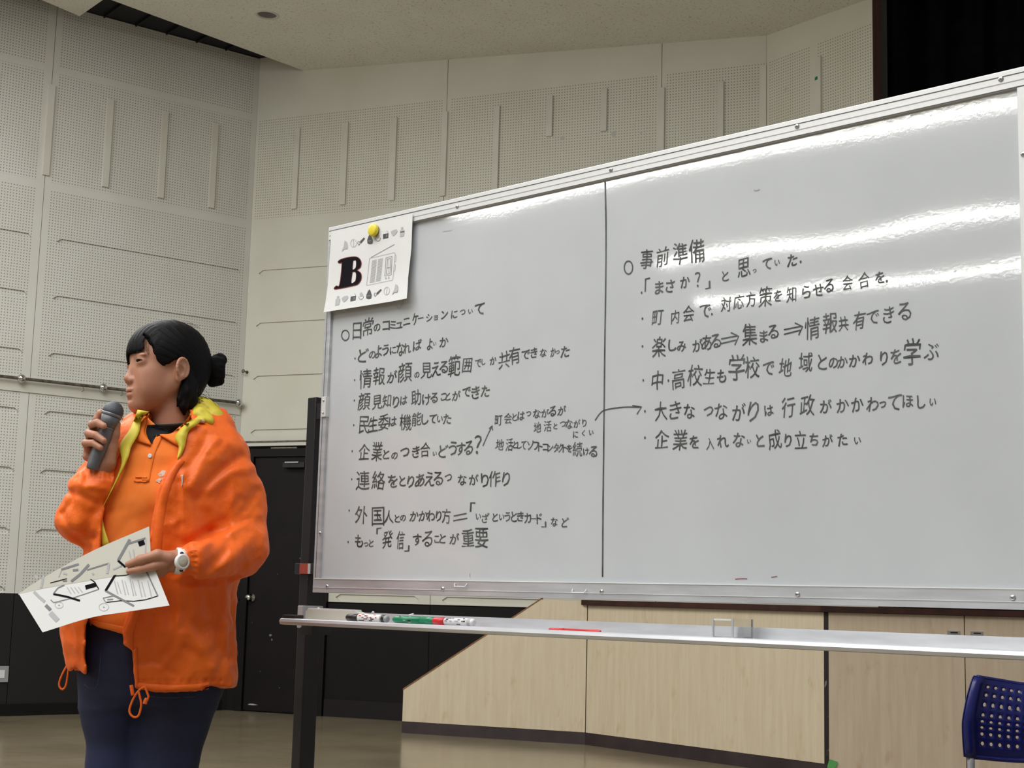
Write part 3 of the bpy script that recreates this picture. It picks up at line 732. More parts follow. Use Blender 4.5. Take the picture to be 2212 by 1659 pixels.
# ---- handwriting : every glyph is fitted to the place it has in the photograph
T1, T2, T3, T4 = (700, 640, .28029), (700, 900, .28029), (1280, 480, .36166), (1280, 700, .36166)
LINES = [
(T1, "日常のコミュニケーションについて", "250,265,125 335,235,130 405,240,60 475,225,70 527,220,70 575,222,48 633,193,50 700,175,90 740,167,8 808,165,60 858,165,38 925,140,66 1000,138,62 1065,122,42 1125,115,38 1195,98,90"),
(T1, "どのようになればよいか", "298,455,105 368,450,60 415,425,95 470,412,85 528,415,62 585,405,105 635,400,75 715,375,85 812,370,85 850,365,26 920,350,78"),
(T1, "情報が顔の見える範囲でしか共有できなかった", "315,635,140 420,615,135 520,620,90 620,585,155 712,605,45 785,570,118 860,560,110 920,545,90 1000,535,165 1100,530,110 1185,515,65 1225,505,45 1300,495,60 1385,490,130 1465,455,130 1550,450,75 1615,435,80 1685,435,66 1762,430,72 1797,430,28 1855,425,88"),
(T1, "顔見知りは助けることができた", "305,810,135 405,815,108 480,805,98 550,815,90 610,800,66 705,780,115 785,795,88 845,780,78 915,775,55 950,770,66 1015,765,76 1095,740,74 1165,740,98 1240,730,85"),
(T1, "民生委は機能していた", "305,990,130 375,985,108 455,970,118 525,965,74 625,970,130 710,945,108 775,945,85 835,945,70 890,945,50 945,945,78"),
(T1, "町会とはつながるが", "1340,955,78 1415,940,86 1465,930,58 1515,920,66 1572,905,38 1635,905,74 1700,900,70 1757,885,78 1828,880,74"),
(T1, "地活とつながり", "1640,1010,80 1720,1000,86 1780,1000,48 1837,985,44 1885,985,72 1945,980,62 2002,975,62"),
(T1, "にくい", "1935,1065,50 1995,1055,48 2055,1050,38"),
(T2, "地活としてソフトコンタクトを続ける", "1350,215,88 1425,215,98 1472,215,60 1503,220,56 1535,220,66 1585,220,66 1630,225,64 1664,230,68 1703,235,56 1740,240,54 1785,240,66 1820,240,68 1852,240,66 1887,245,60 1950,250,110 2015,270,58 2072,270,88"),
(T2, "企業とのつき合いどうする？", "305,270,120 405,265,150 475,290,78 540,300,56 620,275,70 705,270,88 775,255,110 850,285,34 915,265,95 990,245,105 1050,250,100 1110,240,105 1180,215,150"),
(T2, "連絡をとりあえるつながり作り", "295,490,150 415,490,145 525,495,100 600,495,78 665,500,96 735,490,98 810,480,110 875,475,105 955,470,54 1060,485,86 1150,485,88 1235,490,108 1310,475,130 1400,480,108"),
(T2, "外国人とのかかわり方", "285,755,140 410,765,150 495,770,105 560,785,64 605,780,52 690,765,78 760,765,78 820,765,80 880,765,80 938,765,110"),
(T2, "「いざというときカード」など", "1140,695,76 1185,770,44 1240,780,76 1315,775,66 1365,775,44 1410,770,74 1460,770,76 1510,770,78 1565,780,76 1610,785,6 1655,785,76 1690,830,44 1770,810,66 1855,815,74"),
(T2, "もっと「発信」することが重要", "265,960,100 320,985,34 360,975,58 418,880,46 485,945,128 585,950,142 635,1015,46 715,950,88 795,940,118 865,945,54 910,940,76 1000,940,88 1105,935,138 1210,935,148"),
(T3, "事前準備", "320,220,112 415,205,112 520,185,130 620,170,138"),
(T3, "「まさか？」と思っていた", "325,370,78 395,390,78 460,380,76 550,355,68 625,340,90 685,375,44 790,320,64 900,270,110 965,290,22 1040,250,66 1100,240,34 1190,225,76"),
(T3, "町内会で対応方策を知らせる会合を", "385,570,88 490,565,80 570,545,98 670,530,76 795,490,90 870,475,90 943,460,88 1030,445,118 1103,440,66 1185,430,90 1275,415,78 1345,405,72 1410,380,78 1520,360,88 1620,345,98 1715,330,74"),
(T3, "楽しみがある", "395,745,118 475,735,76 530,740,64 625,735,76 680,720,86 733,710,86"),
(T3, "集まる", "935,670,128 1020,680,76 1075,655,86"),
(T3, "情報共有できる", "1310,630,128 1415,600,128 1495,605,88 1590,585,108 1672,570,84 1765,550,96 1860,530,106"),
(T3, "中高校生も学校で地域とのかかわりを学ぶ", "385,945,112 510,935,120 610,915,128 695,920,98 768,920,78 860,865,150 950,865,128 1048,875,78 1150,865,108 1270,835,118 1370,835,88 1435,840,64 1490,835,68 1562,825,78 1642,815,76 1738,810,84 1810,800,88 1908,775,158 2020,770,98"),
(T4, "大きなつながりは行政がかかわってほしい", "405,520,108 490,515,106 575,520,84 690,520,54 765,520,96 870,525,96 958,520,116 1050,515,66 1165,495,118 1280,485,126 1390,490,84 1490,485,84 1580,480,84 1670,480,84 1730,480,40 1800,470,96 1880,460,78 1960,465,76 2030,465,44"),
(T4, "企業を入れないと成り立ちがたい", "410,685,118 520,690,128 605,705,76 700,715,66 775,700,76 870,690,86 932,700,26 998,695,76 1085,690,116 1165,695,76 1240,690,106 1320,690,76 1400,695,76 1490,690,76 1580,695,44"),
]
_gc = {}
def glyph(ch, off=0.):
    key = (ch, round(off, 3))
    if key in _gc: return _gc[key]
    cu_ = bpy.data.curves.new('g', 'FONT'); cu_.body = ch; cu_.size = 1; cu_.resolution_u = 2; cu_.offset = off
    ob = bpy.data.objects.new('g', cu_); col.objects.link(ob)
    bpy.context.view_layer.update()
    me = ob.evaluated_get(bpy.context.evaluated_depsgraph_get()).to_mesh()
    V = np.array([v.co[:2] for v in me.vertices]).reshape(-1, 2); F = [tuple(p.vertices) for p in me.polygons]
    ob.to_mesh_clear(); bpy.data.objects.remove(ob); bpy.data.curves.remove(cu_)
    _gc[key] = (V, F); return _gc[key]
GOFF = -.006
YI = .0012
def place_glyph(ch, u, v, hpx, gap, k):
    V, F = glyph(ch)
    if len(V) == 0: return [], []
    lo, hi = V.min(0), V.max(0); bw, bh = max(hi[0] - lo[0], .02), max(hi[1] - lo[1], .02)
    em = hpx / bh; off = 0 if ord(ch) >= 0x3100 else min(max((3.4 / em - .078) / 2, 0), .012)
    if off > .004:
        V, F = glyph(ch, off); lo, hi = V.min(0), V.max(0); bw, bh = max(hi[0] - lo[0], .02), max(hi[1] - lo[1], .02)
    h = hpx; w = h * bw / bh * (.80 if ord(ch) < 0x3100 else .68)
    w = min(w, gap * .94)
    if ch == 'ー': w = 12.
    if ch in '「」': w = 11; 
    R_ = random.Random(k * 31 + ord(ch))
    s, z = W(u, v); s1, z1 = W(u + 10, v - 1.5); s2, z2 = W(u, v + 10)
    hw = w / 10 * abs(s1 - s); hh = h / 10 * abs(z2 - z)
    N = (V - (lo + hi) / 2) / np.array([bw, bh])
    # the hand: slant, little rotations, soft bends
    rot = R_.uniform(-.03, .07); she = R_.uniform(-.02, .10)
    X = N[:, 0] * hw; Z = N[:, 1] * hh
    X = X + she * Z
    p1, p2 = R_.uniform(0, 6), R_.uniform(0, 6)
    X = X + hw * .035 * np.sin(N[:, 1] * 5 + p1) ; Z = Z + hh * .03 * np.sin(N[:, 0] * 5 + p2)
    Z = Z * (1 + R_.uniform(-.05, .05))
    Xr = X * math.cos(rot) - Z * math.sin(rot); Zr = X * math.sin(rot) + Z * math.cos(rot)
    return [(s + a, YI, z + b) for a, b in zip(Xr, Zr)], F
def stroke_px(pts, wpx, T=(0, 0, 1.0), m=5, y=YI, smooth=True):
    """flat pen stroke on the board through photo pixels"""
    P = [(T[0] + p[0] * T[2], T[1] + p[1] * T[2]) for p in pts]
    Q = [W(*p) for p in P]; Q = [np.array([q[0], 0, q[1]]) for q in Q]
    wm = wpx / 10 * abs(W(P[0][0], P[0][1] + 10)[1] - W(*P[0])[1])
    if smooth and len(Q) > 2: Q = spline(Q, m)
    V = []; F = []
    for i, q in enumerate(Q):
        d = Q[min(i + 1, len(Q) - 1)] - Q[max(i - 1, 0)]; d = d / (np.linalg.norm(d) + 1e-9)
        nn = np.array([-d[2], 0, d[0]]) * wm / 2
        for e_ in (q + nn, q - nn): V.append((e_[0], y, e_[2]))
    for i in range(len(Q) - 1): F.append((2*i, 2*i+2, 2*i+3, 2*i+1))
    return V, F
def dot_px(u, v, r, T=(0, 0, 1.0)):
    s, z = W(T[0] + u * T[2], T[1] + v * T[2]); R = r / 10 * abs(W(u, v + 10)[1] - W(u, v)[1]) if T[2] == 1 else r * .00115
    return [(s + R * .75 * math.cos(a), YI, z + R * math.sin(a)) for a in np.linspace(0, 2 * math.pi, 9)[:-1]], [tuple(range(8))]
for li, (T, txt, pos) in enumerate(LINES):
    P = [tuple(float(c) for c in q.split(',')) for q in pos.split()]
    assert len(P) == len(txt), (txt, len(P), len(txt))
    for i, ch in enumerate(txt):
        gap = min([abs(P[j][0] - P[i][0]) for j in (i - 1, i + 1) if 0 <= j < len(P)]) * T[2] * 1.25
        V, F = place_glyph(ch, T[0] + P[i][0] * T[2], T[1] + P[i][1] * T[2], P[i][2] * T[2], gap, li * 100 + i)
        mesh_obj('handwritten_character', V, F, mat['ink'], wbd)
def circ(cx, cy, rx, ry, n=14): return [(cx + rx * math.sin(a), cy - ry * math.cos(a)) for a in np.linspace(0, 2 * math.pi, n)]
mk = [stroke_px(circ(745, 724, 8, 11), 2.6), stroke_px(circ(1356.5, 577.5, 9, 14), 3.0)]
for (T, u, v) in ((T1, 235, 478), (T1, 232, 645), (T1, 230, 802), (T1, 225, 992), (T2, 213, 265), (T2, 210, 482), (T2, 190, 722), (T2, 182, 965),
                  (T3, 290, 420), (T3, 295, 575), (T3, 295, 740), (T3, 300, 943), (T4, 310, 520), (T4, 310, 678), (T3, 450, 945), (T3, 710, 548), (T3, 1240, 235), (T3, 1755, 352)):
    mk.append(dot_px(u, v, 2.4, T))
for V, F in mk: mesh_obj('bullet_mark', V, F, mat['ink'], wbd)
V, F = merge([stroke_px([(1220, 225), (1255, 145), (1292, 70)], 2.4, T2), stroke_px([(1268, 92), (1292, 68), (1296, 105)], 2.4, T2, smooth=False)])
mesh_obj('arrow_mark', V, F, mat['ink'], wbd)
V, F = merge([stroke_px([(12, 575), (40, 535), (75, 512), (180, 496), (285, 496)], 2.6, T4), stroke_px([(235, 486), (290, 494), (262, 538)], 2.8, T4, smooth=False)])
mesh_obj('arrow_mark', V, F, mat['ink'], wbd)
for (a, b, c, d) in ((765, 690, 868, 658), (1140, 635, 1250, 600)):
    V, F = merge([stroke_px([(a, b + 6), (c - 6, d + 20)], 2.8, T3), stroke_px([(a, b + 34), (c - 12, d + 44)], 2.8, T3), stroke_px([(c - 45, d), (c + 2, d + 22), (c - 22, d + 74)], 2.8, T3, smooth=False)])
    mesh_obj('arrow_mark', V, F, mat['ink'], wbd)
V, F = merge([stroke_px([(995, 765), (1095, 745)], 2.4, T2), stroke_px([(992, 802), (1100, 782)], 2.4, T2)])
mesh_obj('equals_mark', V, F, mat['ink'], wbd)
V, F = stroke_px([(1306, 392), (1308, 480), (1307.5, 600), (1305.5, 740), (1304, 870), (1303, 960), (1301.5, 1100), (1300.5, 1246)], 3.4)
mesh_obj('dividing_line', V, F, mat['ink'], wbd)
V, F = merge([stroke_px([(1587, 1251), (1600, 1250), (1613, 1250)], 1.6), stroke_px([(1665, 1247), (1678, 1245)], 1.4)]); mesh_obj('marker_trace', V, F, mat['print_red'], wbd)
V, F = merge([stroke_px([(855, 660), (862, 666), (872, 645)], 1.0), stroke_px([(955, 500), (975, 497)], .8), stroke_px([(1918, 1276), (1925, 1285), (1950, 1290), (1978, 1283), (1988, 1274)], .8),
              stroke_px([(1014, 1238), (1014, 1246)], 1.3), stroke_px([(1627, 410), (1634, 411), (1640, 408)], 1.6)]); mesh_obj('marker_trace', V, F, mat['ink_faint'], wbd)
# clear hooks stuck at the lower rail
for (u0, u1, v) in ((984, 1010, 1264), (1238, 1268, 1277)):
    a, z_ = W(u0, v, .006); b, _ = W(u1, v, .006)
    V, F = tube_data([(a, -.0075, z_ + .004), (a + .002, -.012, z_ - .003), (b - .002, -.012, z_ - .003), (b, -.0075, z_ + .004)], .0012, 6)
    mesh_obj('clear_hook', V, F, mat['white_plastic'], wbd, True)

# ---------------------------------------------------------------- poster and magnet
def Wp(u, v): return W(u, v, .008)
po = empty('poster', (0, 0, 0), 'white paper with a bold letter B and radio drawing on the whiteboard corner', 'poster', mw=mwW)
cn = [Wp(717, 500), Wp(893, 461), Wp(889, 647), Wp(706, 676)]
nU, nV = 14, 12; V = []; F = []
def pos_uv(a, b):
    t = (1-a)*(1-b)*np.array(cn[0]) + a*(1-b)*np.array(cn[1]) + a*b*np.array(cn[2]) + (1-a)*b*np.array(cn[3])
    if a > .9: t[0] -= .006 * max(0, 1 - abs(b - .72) / .3)
    lift = .004 + .010 * max(0, b - .55) ** 2 * 4 + .006 * max(0, a - .8) * b * 4
    return t, lift
for j in range(nV + 1):
    for i in range(nU + 1):
        t, l = pos_uv(i / nU, j / nV); V.append((t[0], -.0063 - l, t[1]))
m_ = len(V); V += [(x, y + .0004, z) for x, y, z in V]
for j in range(nV):
    for i in range(nU):
        a = j * (nU + 1) + i; F.append((a, a + nU + 1, a + nU + 2, a + 1)); F.append((a + m_, a + 1 + m_, a + nU + 2 + m_, a + nU + 1 + m_))
sheet = mesh_obj('sheet', V, F, mat['paper'], po, True)
TP = (680, 430, .18079)      # crop used to read the poster
def pp(x, y, T=TP):
    s, z = W(T[0] + x * T[2], T[1] + y * T[2], .0115)
    c0, c1, c3 = np.array(cn[0]), np.array(cn[1]), np.array(cn[3])
    A = np.array([c1 - c0, c3 - c0]).T; ab_ = np.linalg.solve(A, np.array([s, z]) - c0)
    _, l = pos_uv(min(max(ab_[0], 0), .98), min(max(ab_[1], 0), 1)); return (s, -.0063 - l - .0006, z)
def ppoly(name, pts, m, dy=0):
    V = [pp(*p) for p in pts]; V = [(x, y - dy, z) for x, y, z in V]
    tris = tessellate_polygon([[Vector((x, z, 0)) for x, y, z in V]])
    return V, [tuple(t) for t in tris]
def pline(pts, w, m=None, dy=.0001, close=False):
    if close: pts = list(pts) + [pts[0]]
    parts = []
    for p, q in zip(pts[:-1], pts[1:]):
        d = np.array([q[0] - p[0], q[1] - p[1]], float); L = np.linalg.norm(d) + 1e-9; n = np.array([-d[1], d[0]]) / L * w / 2
        V = [pp(p[0] + n[0], p[1] + n[1]), pp(q[0] + n[0], q[1] + n[1]), pp(q[0] - n[0], q[1] - n[1]), pp(p[0] - n[0], p[1] - n[1])]
        parts.append(([(x, y - dy, z) for x, y, z in V], [(0, 1, 2, 3)]))
    return merge(parts)
def pobj(name, parts, m): V, F = merge(parts); return mesh_obj(name, V, F, m, po)
Bout = [(275, 755), (300, 728), (370, 705), (450, 692), (505, 697), (540, 730), (550, 775), (535, 820), (500, 848), (540, 880), (553, 925), (545, 975), (515, 1015), (470, 1032), (250, 1075), (248, 1050), (262, 1038), (298, 1030), (325, 770), (300, 765)]
Bi1 = [(455, 735), (480, 728), (493, 745), (492, 800), (480, 830), (447, 840)]
Bi2 = [(447, 870), (478, 868), (493, 895), (490, 960), (475, 990), (435, 1000)]
def sp2(P, k=4):
    return [(q[0], q[1]) for q in spline([np.array([p[0], p[1], 0]) for p in P] + [np.array([P[0][0], P[0][1], 0])], k)][:-1]
def ploop(outer, holes, dy):
    L = [[pp(*p) for p in outer]] + [[pp(*p) for p in h] for h in holes]
    V = [(x, y - dy, z) for l in L for x, y, z in l]
    tr = tessellate_polygon([[Vector((x, z, 0)) for x, y, z in l] for l in L])
    return V, [tuple(t) for t in tr]
pobj('letter_outline', [pline(sp2(Bout, 3), 15, close=True), pline(sp2(Bi1, 3), 6, close=True), pline(sp2(Bi2, 3), 6, close=True)], mat['print_red'])
pobj('letter', [ploop(sp2(Bout, 3), [sp2(Bi1, 3), sp2(Bi2, 3)], .0002)], mat['print'])
RD = [pline([(650, 708), (948, 638), (958, 650), (935, 965), (925, 970), (622, 1032)], 3, close=True), pline([(668, 696), (950, 540)], 5),
      pline([(848, 700), (920, 683), (912, 905), (835, 920)], 4, close=True), pline([(868, 715), (905, 707), (895, 890), (852, 898)], 4, close=True), pline([(858, 822), (896, 816)], 5), pline([(884, 712), (874, 893)], 2),
      pline([(960, 668), (970, 672), (966, 745), (950, 752)], 3), pline([(953, 782), (963, 786), (957, 858), (943, 862)], 3)]
for cx_, cy_ in ((850, 946), (884, 940)): RD.append(pline([(cx_ + 8 * math.cos(a), cy_ + 11 * math.sin(a)) for a in np.linspace(0, 6.28, 9)], 3))
for i in range(20):
    f = i / 19; RD.append(pline([(680 - 24 * f, 738 + 262 * f), (738 - 22 * f, 725 + 262 * f)], 3.5)); RD.append(pline([(752 - 24 * f, 722 + 262 * f), (812 - 22 * f, 709 + 262 * f)], 3.5))
pobj('radio_drawing', RD, mat['print_grey'])
def icon_row(pts, flip):
    L_, D_, G_ = [], [], []
    for i, (x, y) in enumerate(pts):
        k = i if not flip else 7 - i
        e = lambda P: [(x + a, y + b) for a, b in P]
        if k == 0: L_.append(ppoly('', e([(-5, -60), (25, -40), (35, 10), (30, 40), (-10, 45), (-38, 75), (-30, 40), (-15, 10)]), 0))
        elif k == 1: L_.append(pline([(x + 34 * math.cos(a), y + 48 * math.sin(a)) for a in np.linspace(0, 6.28, 13)], 5)); L_.append(pline(e([(0, -40), (0, 40)]), 5))
        elif k == 2:
            D_.append(ppoly('', e([(-20, 5), (30, -45), (42, -30), (-5, 28)]), 0)); D_.append(pline(e([(-40, 0), (-45, 30), (-30, 48), (-15, 25), (-30, 0)]), 5))
        elif k == 3:
            D_.append(ppoly('', e([(-28, 50), (-32, 10), (-15, -40), (0, -60), (15, -40), (34, 10), (32, 50), (0, 60)]), 0)); G_.append(ppoly('', e([(-20, 15), (20, 10), (20, 22), (-20, 27)]), 0))
        elif k == 4: L_.append(ppoly('', e([(-22, -20), (0, -50), (22, -20), (15, 5), (-12, 8)]), 0)); D_.append(pline(e([(-28, 5), (-18, 35), (5, 45), (28, 25), (30, 0)]), 4))
        elif k == 5: D_.append(ppoly('', e([(-32, -22), (32, -34), (30, 22), (-32, 36)]), 0)); G_.append(ppoly('', e([(4, -14), (22, -18), (20, 12), (4, 16)]), 0)); D_.append(pline(e([(30, -38), (10, -62)]), 3))
        elif k == 6: L_.append(ppoly('', e([(-40, -10), (-10, -32), (30, -40), (42, -15), (20, 20), (-10, 42), (-30, 20)]), 0))
        else:
            L_.append(ppoly('', e([(-26, -20), (28, -28), (22, 50), (-26, 60)]), 0)); D_.append(ppoly('', e([(-26, -2), (28, -10), (28, 4), (-26, 12)]), 0)); L_.append(ppoly('', e([(-14, -55), (12, -60), (12, -36), (-14, -30)]), 0))
    for q in L_: pobj('icon_print', [q], mat['print_light'])
    for q in D_: pobj('icon_print', [q], mat['line'])
    for V, F in G_: mesh_obj('icon_print', [(x, y - .0002, z) for x, y, z in V], F, mat['print_grey'], po)
icon_row([(358, 555), (460, 527), (555, 502), (655, 480), (750, 460), (845, 440), (945, 400), (1042, 392)], False)
icon_row([(287, 1218), (372, 1195), (473, 1190), (566, 1160), (660, 1140), (768, 1120), (872, 1100), (980, 1075)], True)
mg = empty('magnet', (0, 0, 0), 'round yellow magnet holding the poster at its top', 'magnet', mw=mwW)
s_, z_ = W(805, 497, .02)
lathe('cap', [(0, .0145), (.006, .0155), (.009, .0145), (.0105, .011), (.011, .002)], (s_, -.0135, z_), (0, -1, 0), mat['magnet'], mg, 24, world_space=False)
lathe('base', [(0, .013), (.003, .013)], (s_, -.0105, z_), (0, -1, 0), mat['black_plastic'], mg, 20, world_space=False)

# ---------------------------------------------------------------- chair with a perforated blue back
ch = empty('folding_chair', (0, 0, 0), 'blue plastic chair with perforated back in front of the stage', 'chair')
YC = 5.10
def Cq(u, v, dy=0): return atY(u, v, YC + dy)
cL = [(2104, 1459), (2097, 1478), (2089, 1505), (2082, 1540), (2079, 1560), (2079, 1580), (2081, 1612), (2083, 1635)]   # left outline
# parametric sheet: a across 0..1, b down 0..1
def chb(a, b, off=0):
    i = b * (len(cL) - 1); k = min(int(i), len(cL) - 2); f = i - k
    lu = cL[k][0] * (1 - f) + cL[k+1][0] * f; lv = cL[k][1] * (1 - f) + cL[k+1][1] * f
    ru = 2392 - (lu - 2079)*1.0 + 22 * 0; 
    top = 1459 + 17 * min(1, a * 2.6) + (a - .38) * 14 * (a > .38)
    bot = 1635 + 4 * a + 8 * min(1, a * 3)
    u = lu + (ru - lu) * a; v = top + (bot - top) * ((lv - 1459) / 176.)
    dy = -.10 * a + .10 * (1 - (2 * a - 1) ** 2) * .8 - .03 * math.sin(b * math.pi) + .05 * b
    P = Cq(u, v, dy); return P + np.array([.05, 1., 0]) * off
nA, nBb = 17, 10; V = []; F = []
# rows/columns of holes inside a frame band
A0, A1, B0, B1 = .105, .895, .095, .86
rows, cols_ = 8, 13
def sheet_grid(off):
    Vv = []; Ff = []; idx = {}
    def vid(a, b):
        k = (round(a, 6), round(b, 6))
        if k not in idx: idx[k] = len(Vv); Vv.append(chb(a, b, off))
        return idx[k]
    ca = [A0 + (A1 - A0) * i / cols_ for i in range(cols_ + 1)]; cb = [B0 + (B1 - B0) * j / rows for j in range(rows + 1)]
    rims = []
    for i in range(cols_):
        for j in range(rows):
            a0, a1, b0, b1 = ca[i], ca[i+1], cb[j], cb[j+1]; am, bm_ = (a0 + a1) / 2, (b0 + b1) / 2
            sq = [(a0, b0), (am, b0), (a1, b0), (a1, bm_), (a1, b1), (am, b1), (a0, b1), (a0, bm_)]
            ra, rb = .0118, .0195
            hl = [(am + ra * math.cos(t), bm_ + rb * math.sin(t)) for t in [math.radians(225 + 45 * k) for k in range(8)]]
            s_i = [vid(*p) for p in sq]; h_i = [vid(*p) for p in hl]
            for k in range(8): Ff.append((s_i[k], s_i[(k+1) % 8], h_i[(k+1) % 8], h_i[k]))
            rims.append(h_i)
    ea = [0, .02, .05, A0]; 
    for i in range(3):
        for j in range(rows):
            for (x0, x1) in ((ea[i], ea[i+1]), (1 - ea[i+1], 1 - ea[i])):
                Ff.append((vid(x0, cb[j]), vid(x1, cb[j]), vid(x1, (cb[j] + cb[j+1]) / 2), vid(x0, (cb[j] + cb[j+1]) / 2)))
                Ff.append((vid(x0, (cb[j] + cb[j+1]) / 2), vid(x1, (cb[j] + cb[j+1]) / 2), vid(x1, cb[j+1]), vid(x0, cb[j+1])))
    alla = sorted(set(ea + [1 - e for e in ea] + ca + [(ca[i] + ca[i+1]) / 2 for i in range(cols_)]))
    for (y0, y1) in ((0, .03), (.03, B0), (B1, .93), (.93, 1)):
        for x0, x1 in zip(alla[:-1], alla[1:]):
            if x1 - x0 > 1e-6: Ff.append((vid(x0, y0), vid(x1, y0), vid(x1, y1), vid(x0, y1)))
    return Vv, Ff, rims
Va, Fa, ra_ = sheet_grid(0); Vb, Fb, rb_ = sheet_grid(.004)
n_ = len(Va); V = Va + Vb; F = Fa + [tuple(i + n_ for i in f)[::-1] for f in Fb]
for h in ra_: F += [(h[k], h[(k+1) % 8], h[(k+1) % 8] + n_, h[k] + n_) for k in range(8)]
mesh_obj('backrest', V, F, mat['blue'], ch, True, True)
# moulded rim round the back
def rim(pts, r): return tube_data(spline(pts, 4), r, 8)
side = lambda a: [chb(a, b, .004) for b in np.linspace(0.01, 1, 9)]
w_l = [chb(.012, b, .005) for b in np.linspace(.02, 1, 10)]; w_l2 = [chb(.075, b, .003) for b in np.linspace(.0, 1, 10)]
V = []; F = []
for (pa, pb_) in zip(w_l, w_l2): 
    V += [pa + np.array([-.004, .012, 0]), pa + np.array([-.004, -.014, 0]), pb_ + np.array([0, -.020, 0]), pb_ + np.array([0, .014, 0])]
for i in range(len(w_l) - 1): F += [(4*i+k, 4*i+(k+1) % 4, 4*i+4+(k+1) % 4, 4*i+4+k) for k in range(4)]
F += [(0, 3, 2, 1), tuple(range(len(V) - 4, len(V)))]
o = mesh_obj('side_rim', V, F, mat['blue'], ch, True, True); fix_normals(o)
w_l = [chb(1 - .012, b, .005) for b in np.linspace(.02, 1, 10)]; w_l2 = [chb(1 - .075, b, .003) for b in np.linspace(.0, 1, 10)]
V = []
for (pa, pb_) in zip(w_l, w_l2):
    V += [pa + np.array([.004, .012, 0]), pa + np.array([.004, -.014, 0]), pb_ + np.array([0, -.020, 0]), pb_ + np.array([0, .014, 0])]
o = mesh_obj('side_rim', V, F, mat['blue'], ch, True, True); fix_normals(o)
V, F = rim([chb(a, .985, .0) for a in np.linspace(.06, .94, 9)], .009); mesh_obj('bottom_rim', V, F, mat['blue'], ch, True, True)
V, F = rim([chb(a, .01, .004) for a in np.linspace(.03, .97, 9)], .006); mesh_obj('top_rim', V, F, mat['blue'], ch, True, True)
bl = chb(.05, .97, .004); br = chb(.95, .97, .004); dc = (br - bl)[:2]; dc = np.append(dc / np.linalg.norm(dc), 0); bk = np.cross([0, 0, 1.], dc)   * -1   # the seat points to the audience
for p in (bl, br):
    q = [p, p + np.array([0, 0, -.12]), np.array([*(p + bk * -.02)[:2], .43]), np.array([*(p + bk * -.10)[:2], .012])]
    tube('leg', spline(q, 5), .0125, mat['grey_plastic'], ch, 12)
    q2 = [np.array([*(p + bk * .04)[:2], .42]), np.array([*(p + bk * .22)[:2], .40]), np.array([*(p + bk * .44)[:2], .012])]
    tube('leg', spline(q2, 5), .0125, mat['grey_plastic'], ch, 12)
def seat_pt(a, b): return bl * (1 - a) + br * a + bk * (.02 + .40 * b)
V = []; F = []
for j in range(9):
    for i in range(9):
        p = seat_pt(i / 8, j / 8); z = .455 - .018 * math.sin(i / 8 * math.pi) - .02 * max(0, j / 8 - .8) * 5; V.append((p[0], p[1], z))
m_ = 81; V += [(x, y, z - .012) for x, y, z in V]
for j in range(8):
    for i in range(8):
        a = j * 9 + i; F += [(a, a + 1, a + 10, a + 9), (a + m_, a + 9 + m_, a + 10 + m_, a + 1 + m_)]
for i in range(8): F += [(i, i + m_, i + 1 + m_, i + 1), (72 + i, 73 + i, 73 + i + m_, 72 + i + m_), (9 * i, 9 * i + 9, 9 * i + 9 + m_, 9 * i + m_), (9 * i + 8, 9 * i + 8 + m_, 9 * i + 17 + m_, 9 * i + 17)]
o = mesh_obj('seat', V, F, mat['blue'], ch, True, True); fix_normals(o)
tube('cross_bar', [np.array([*(bl + bk * .05)[:2], .425]), np.array([*(br + bk * .05)[:2], .425])], .010, mat['grey_plastic'], ch, 10)
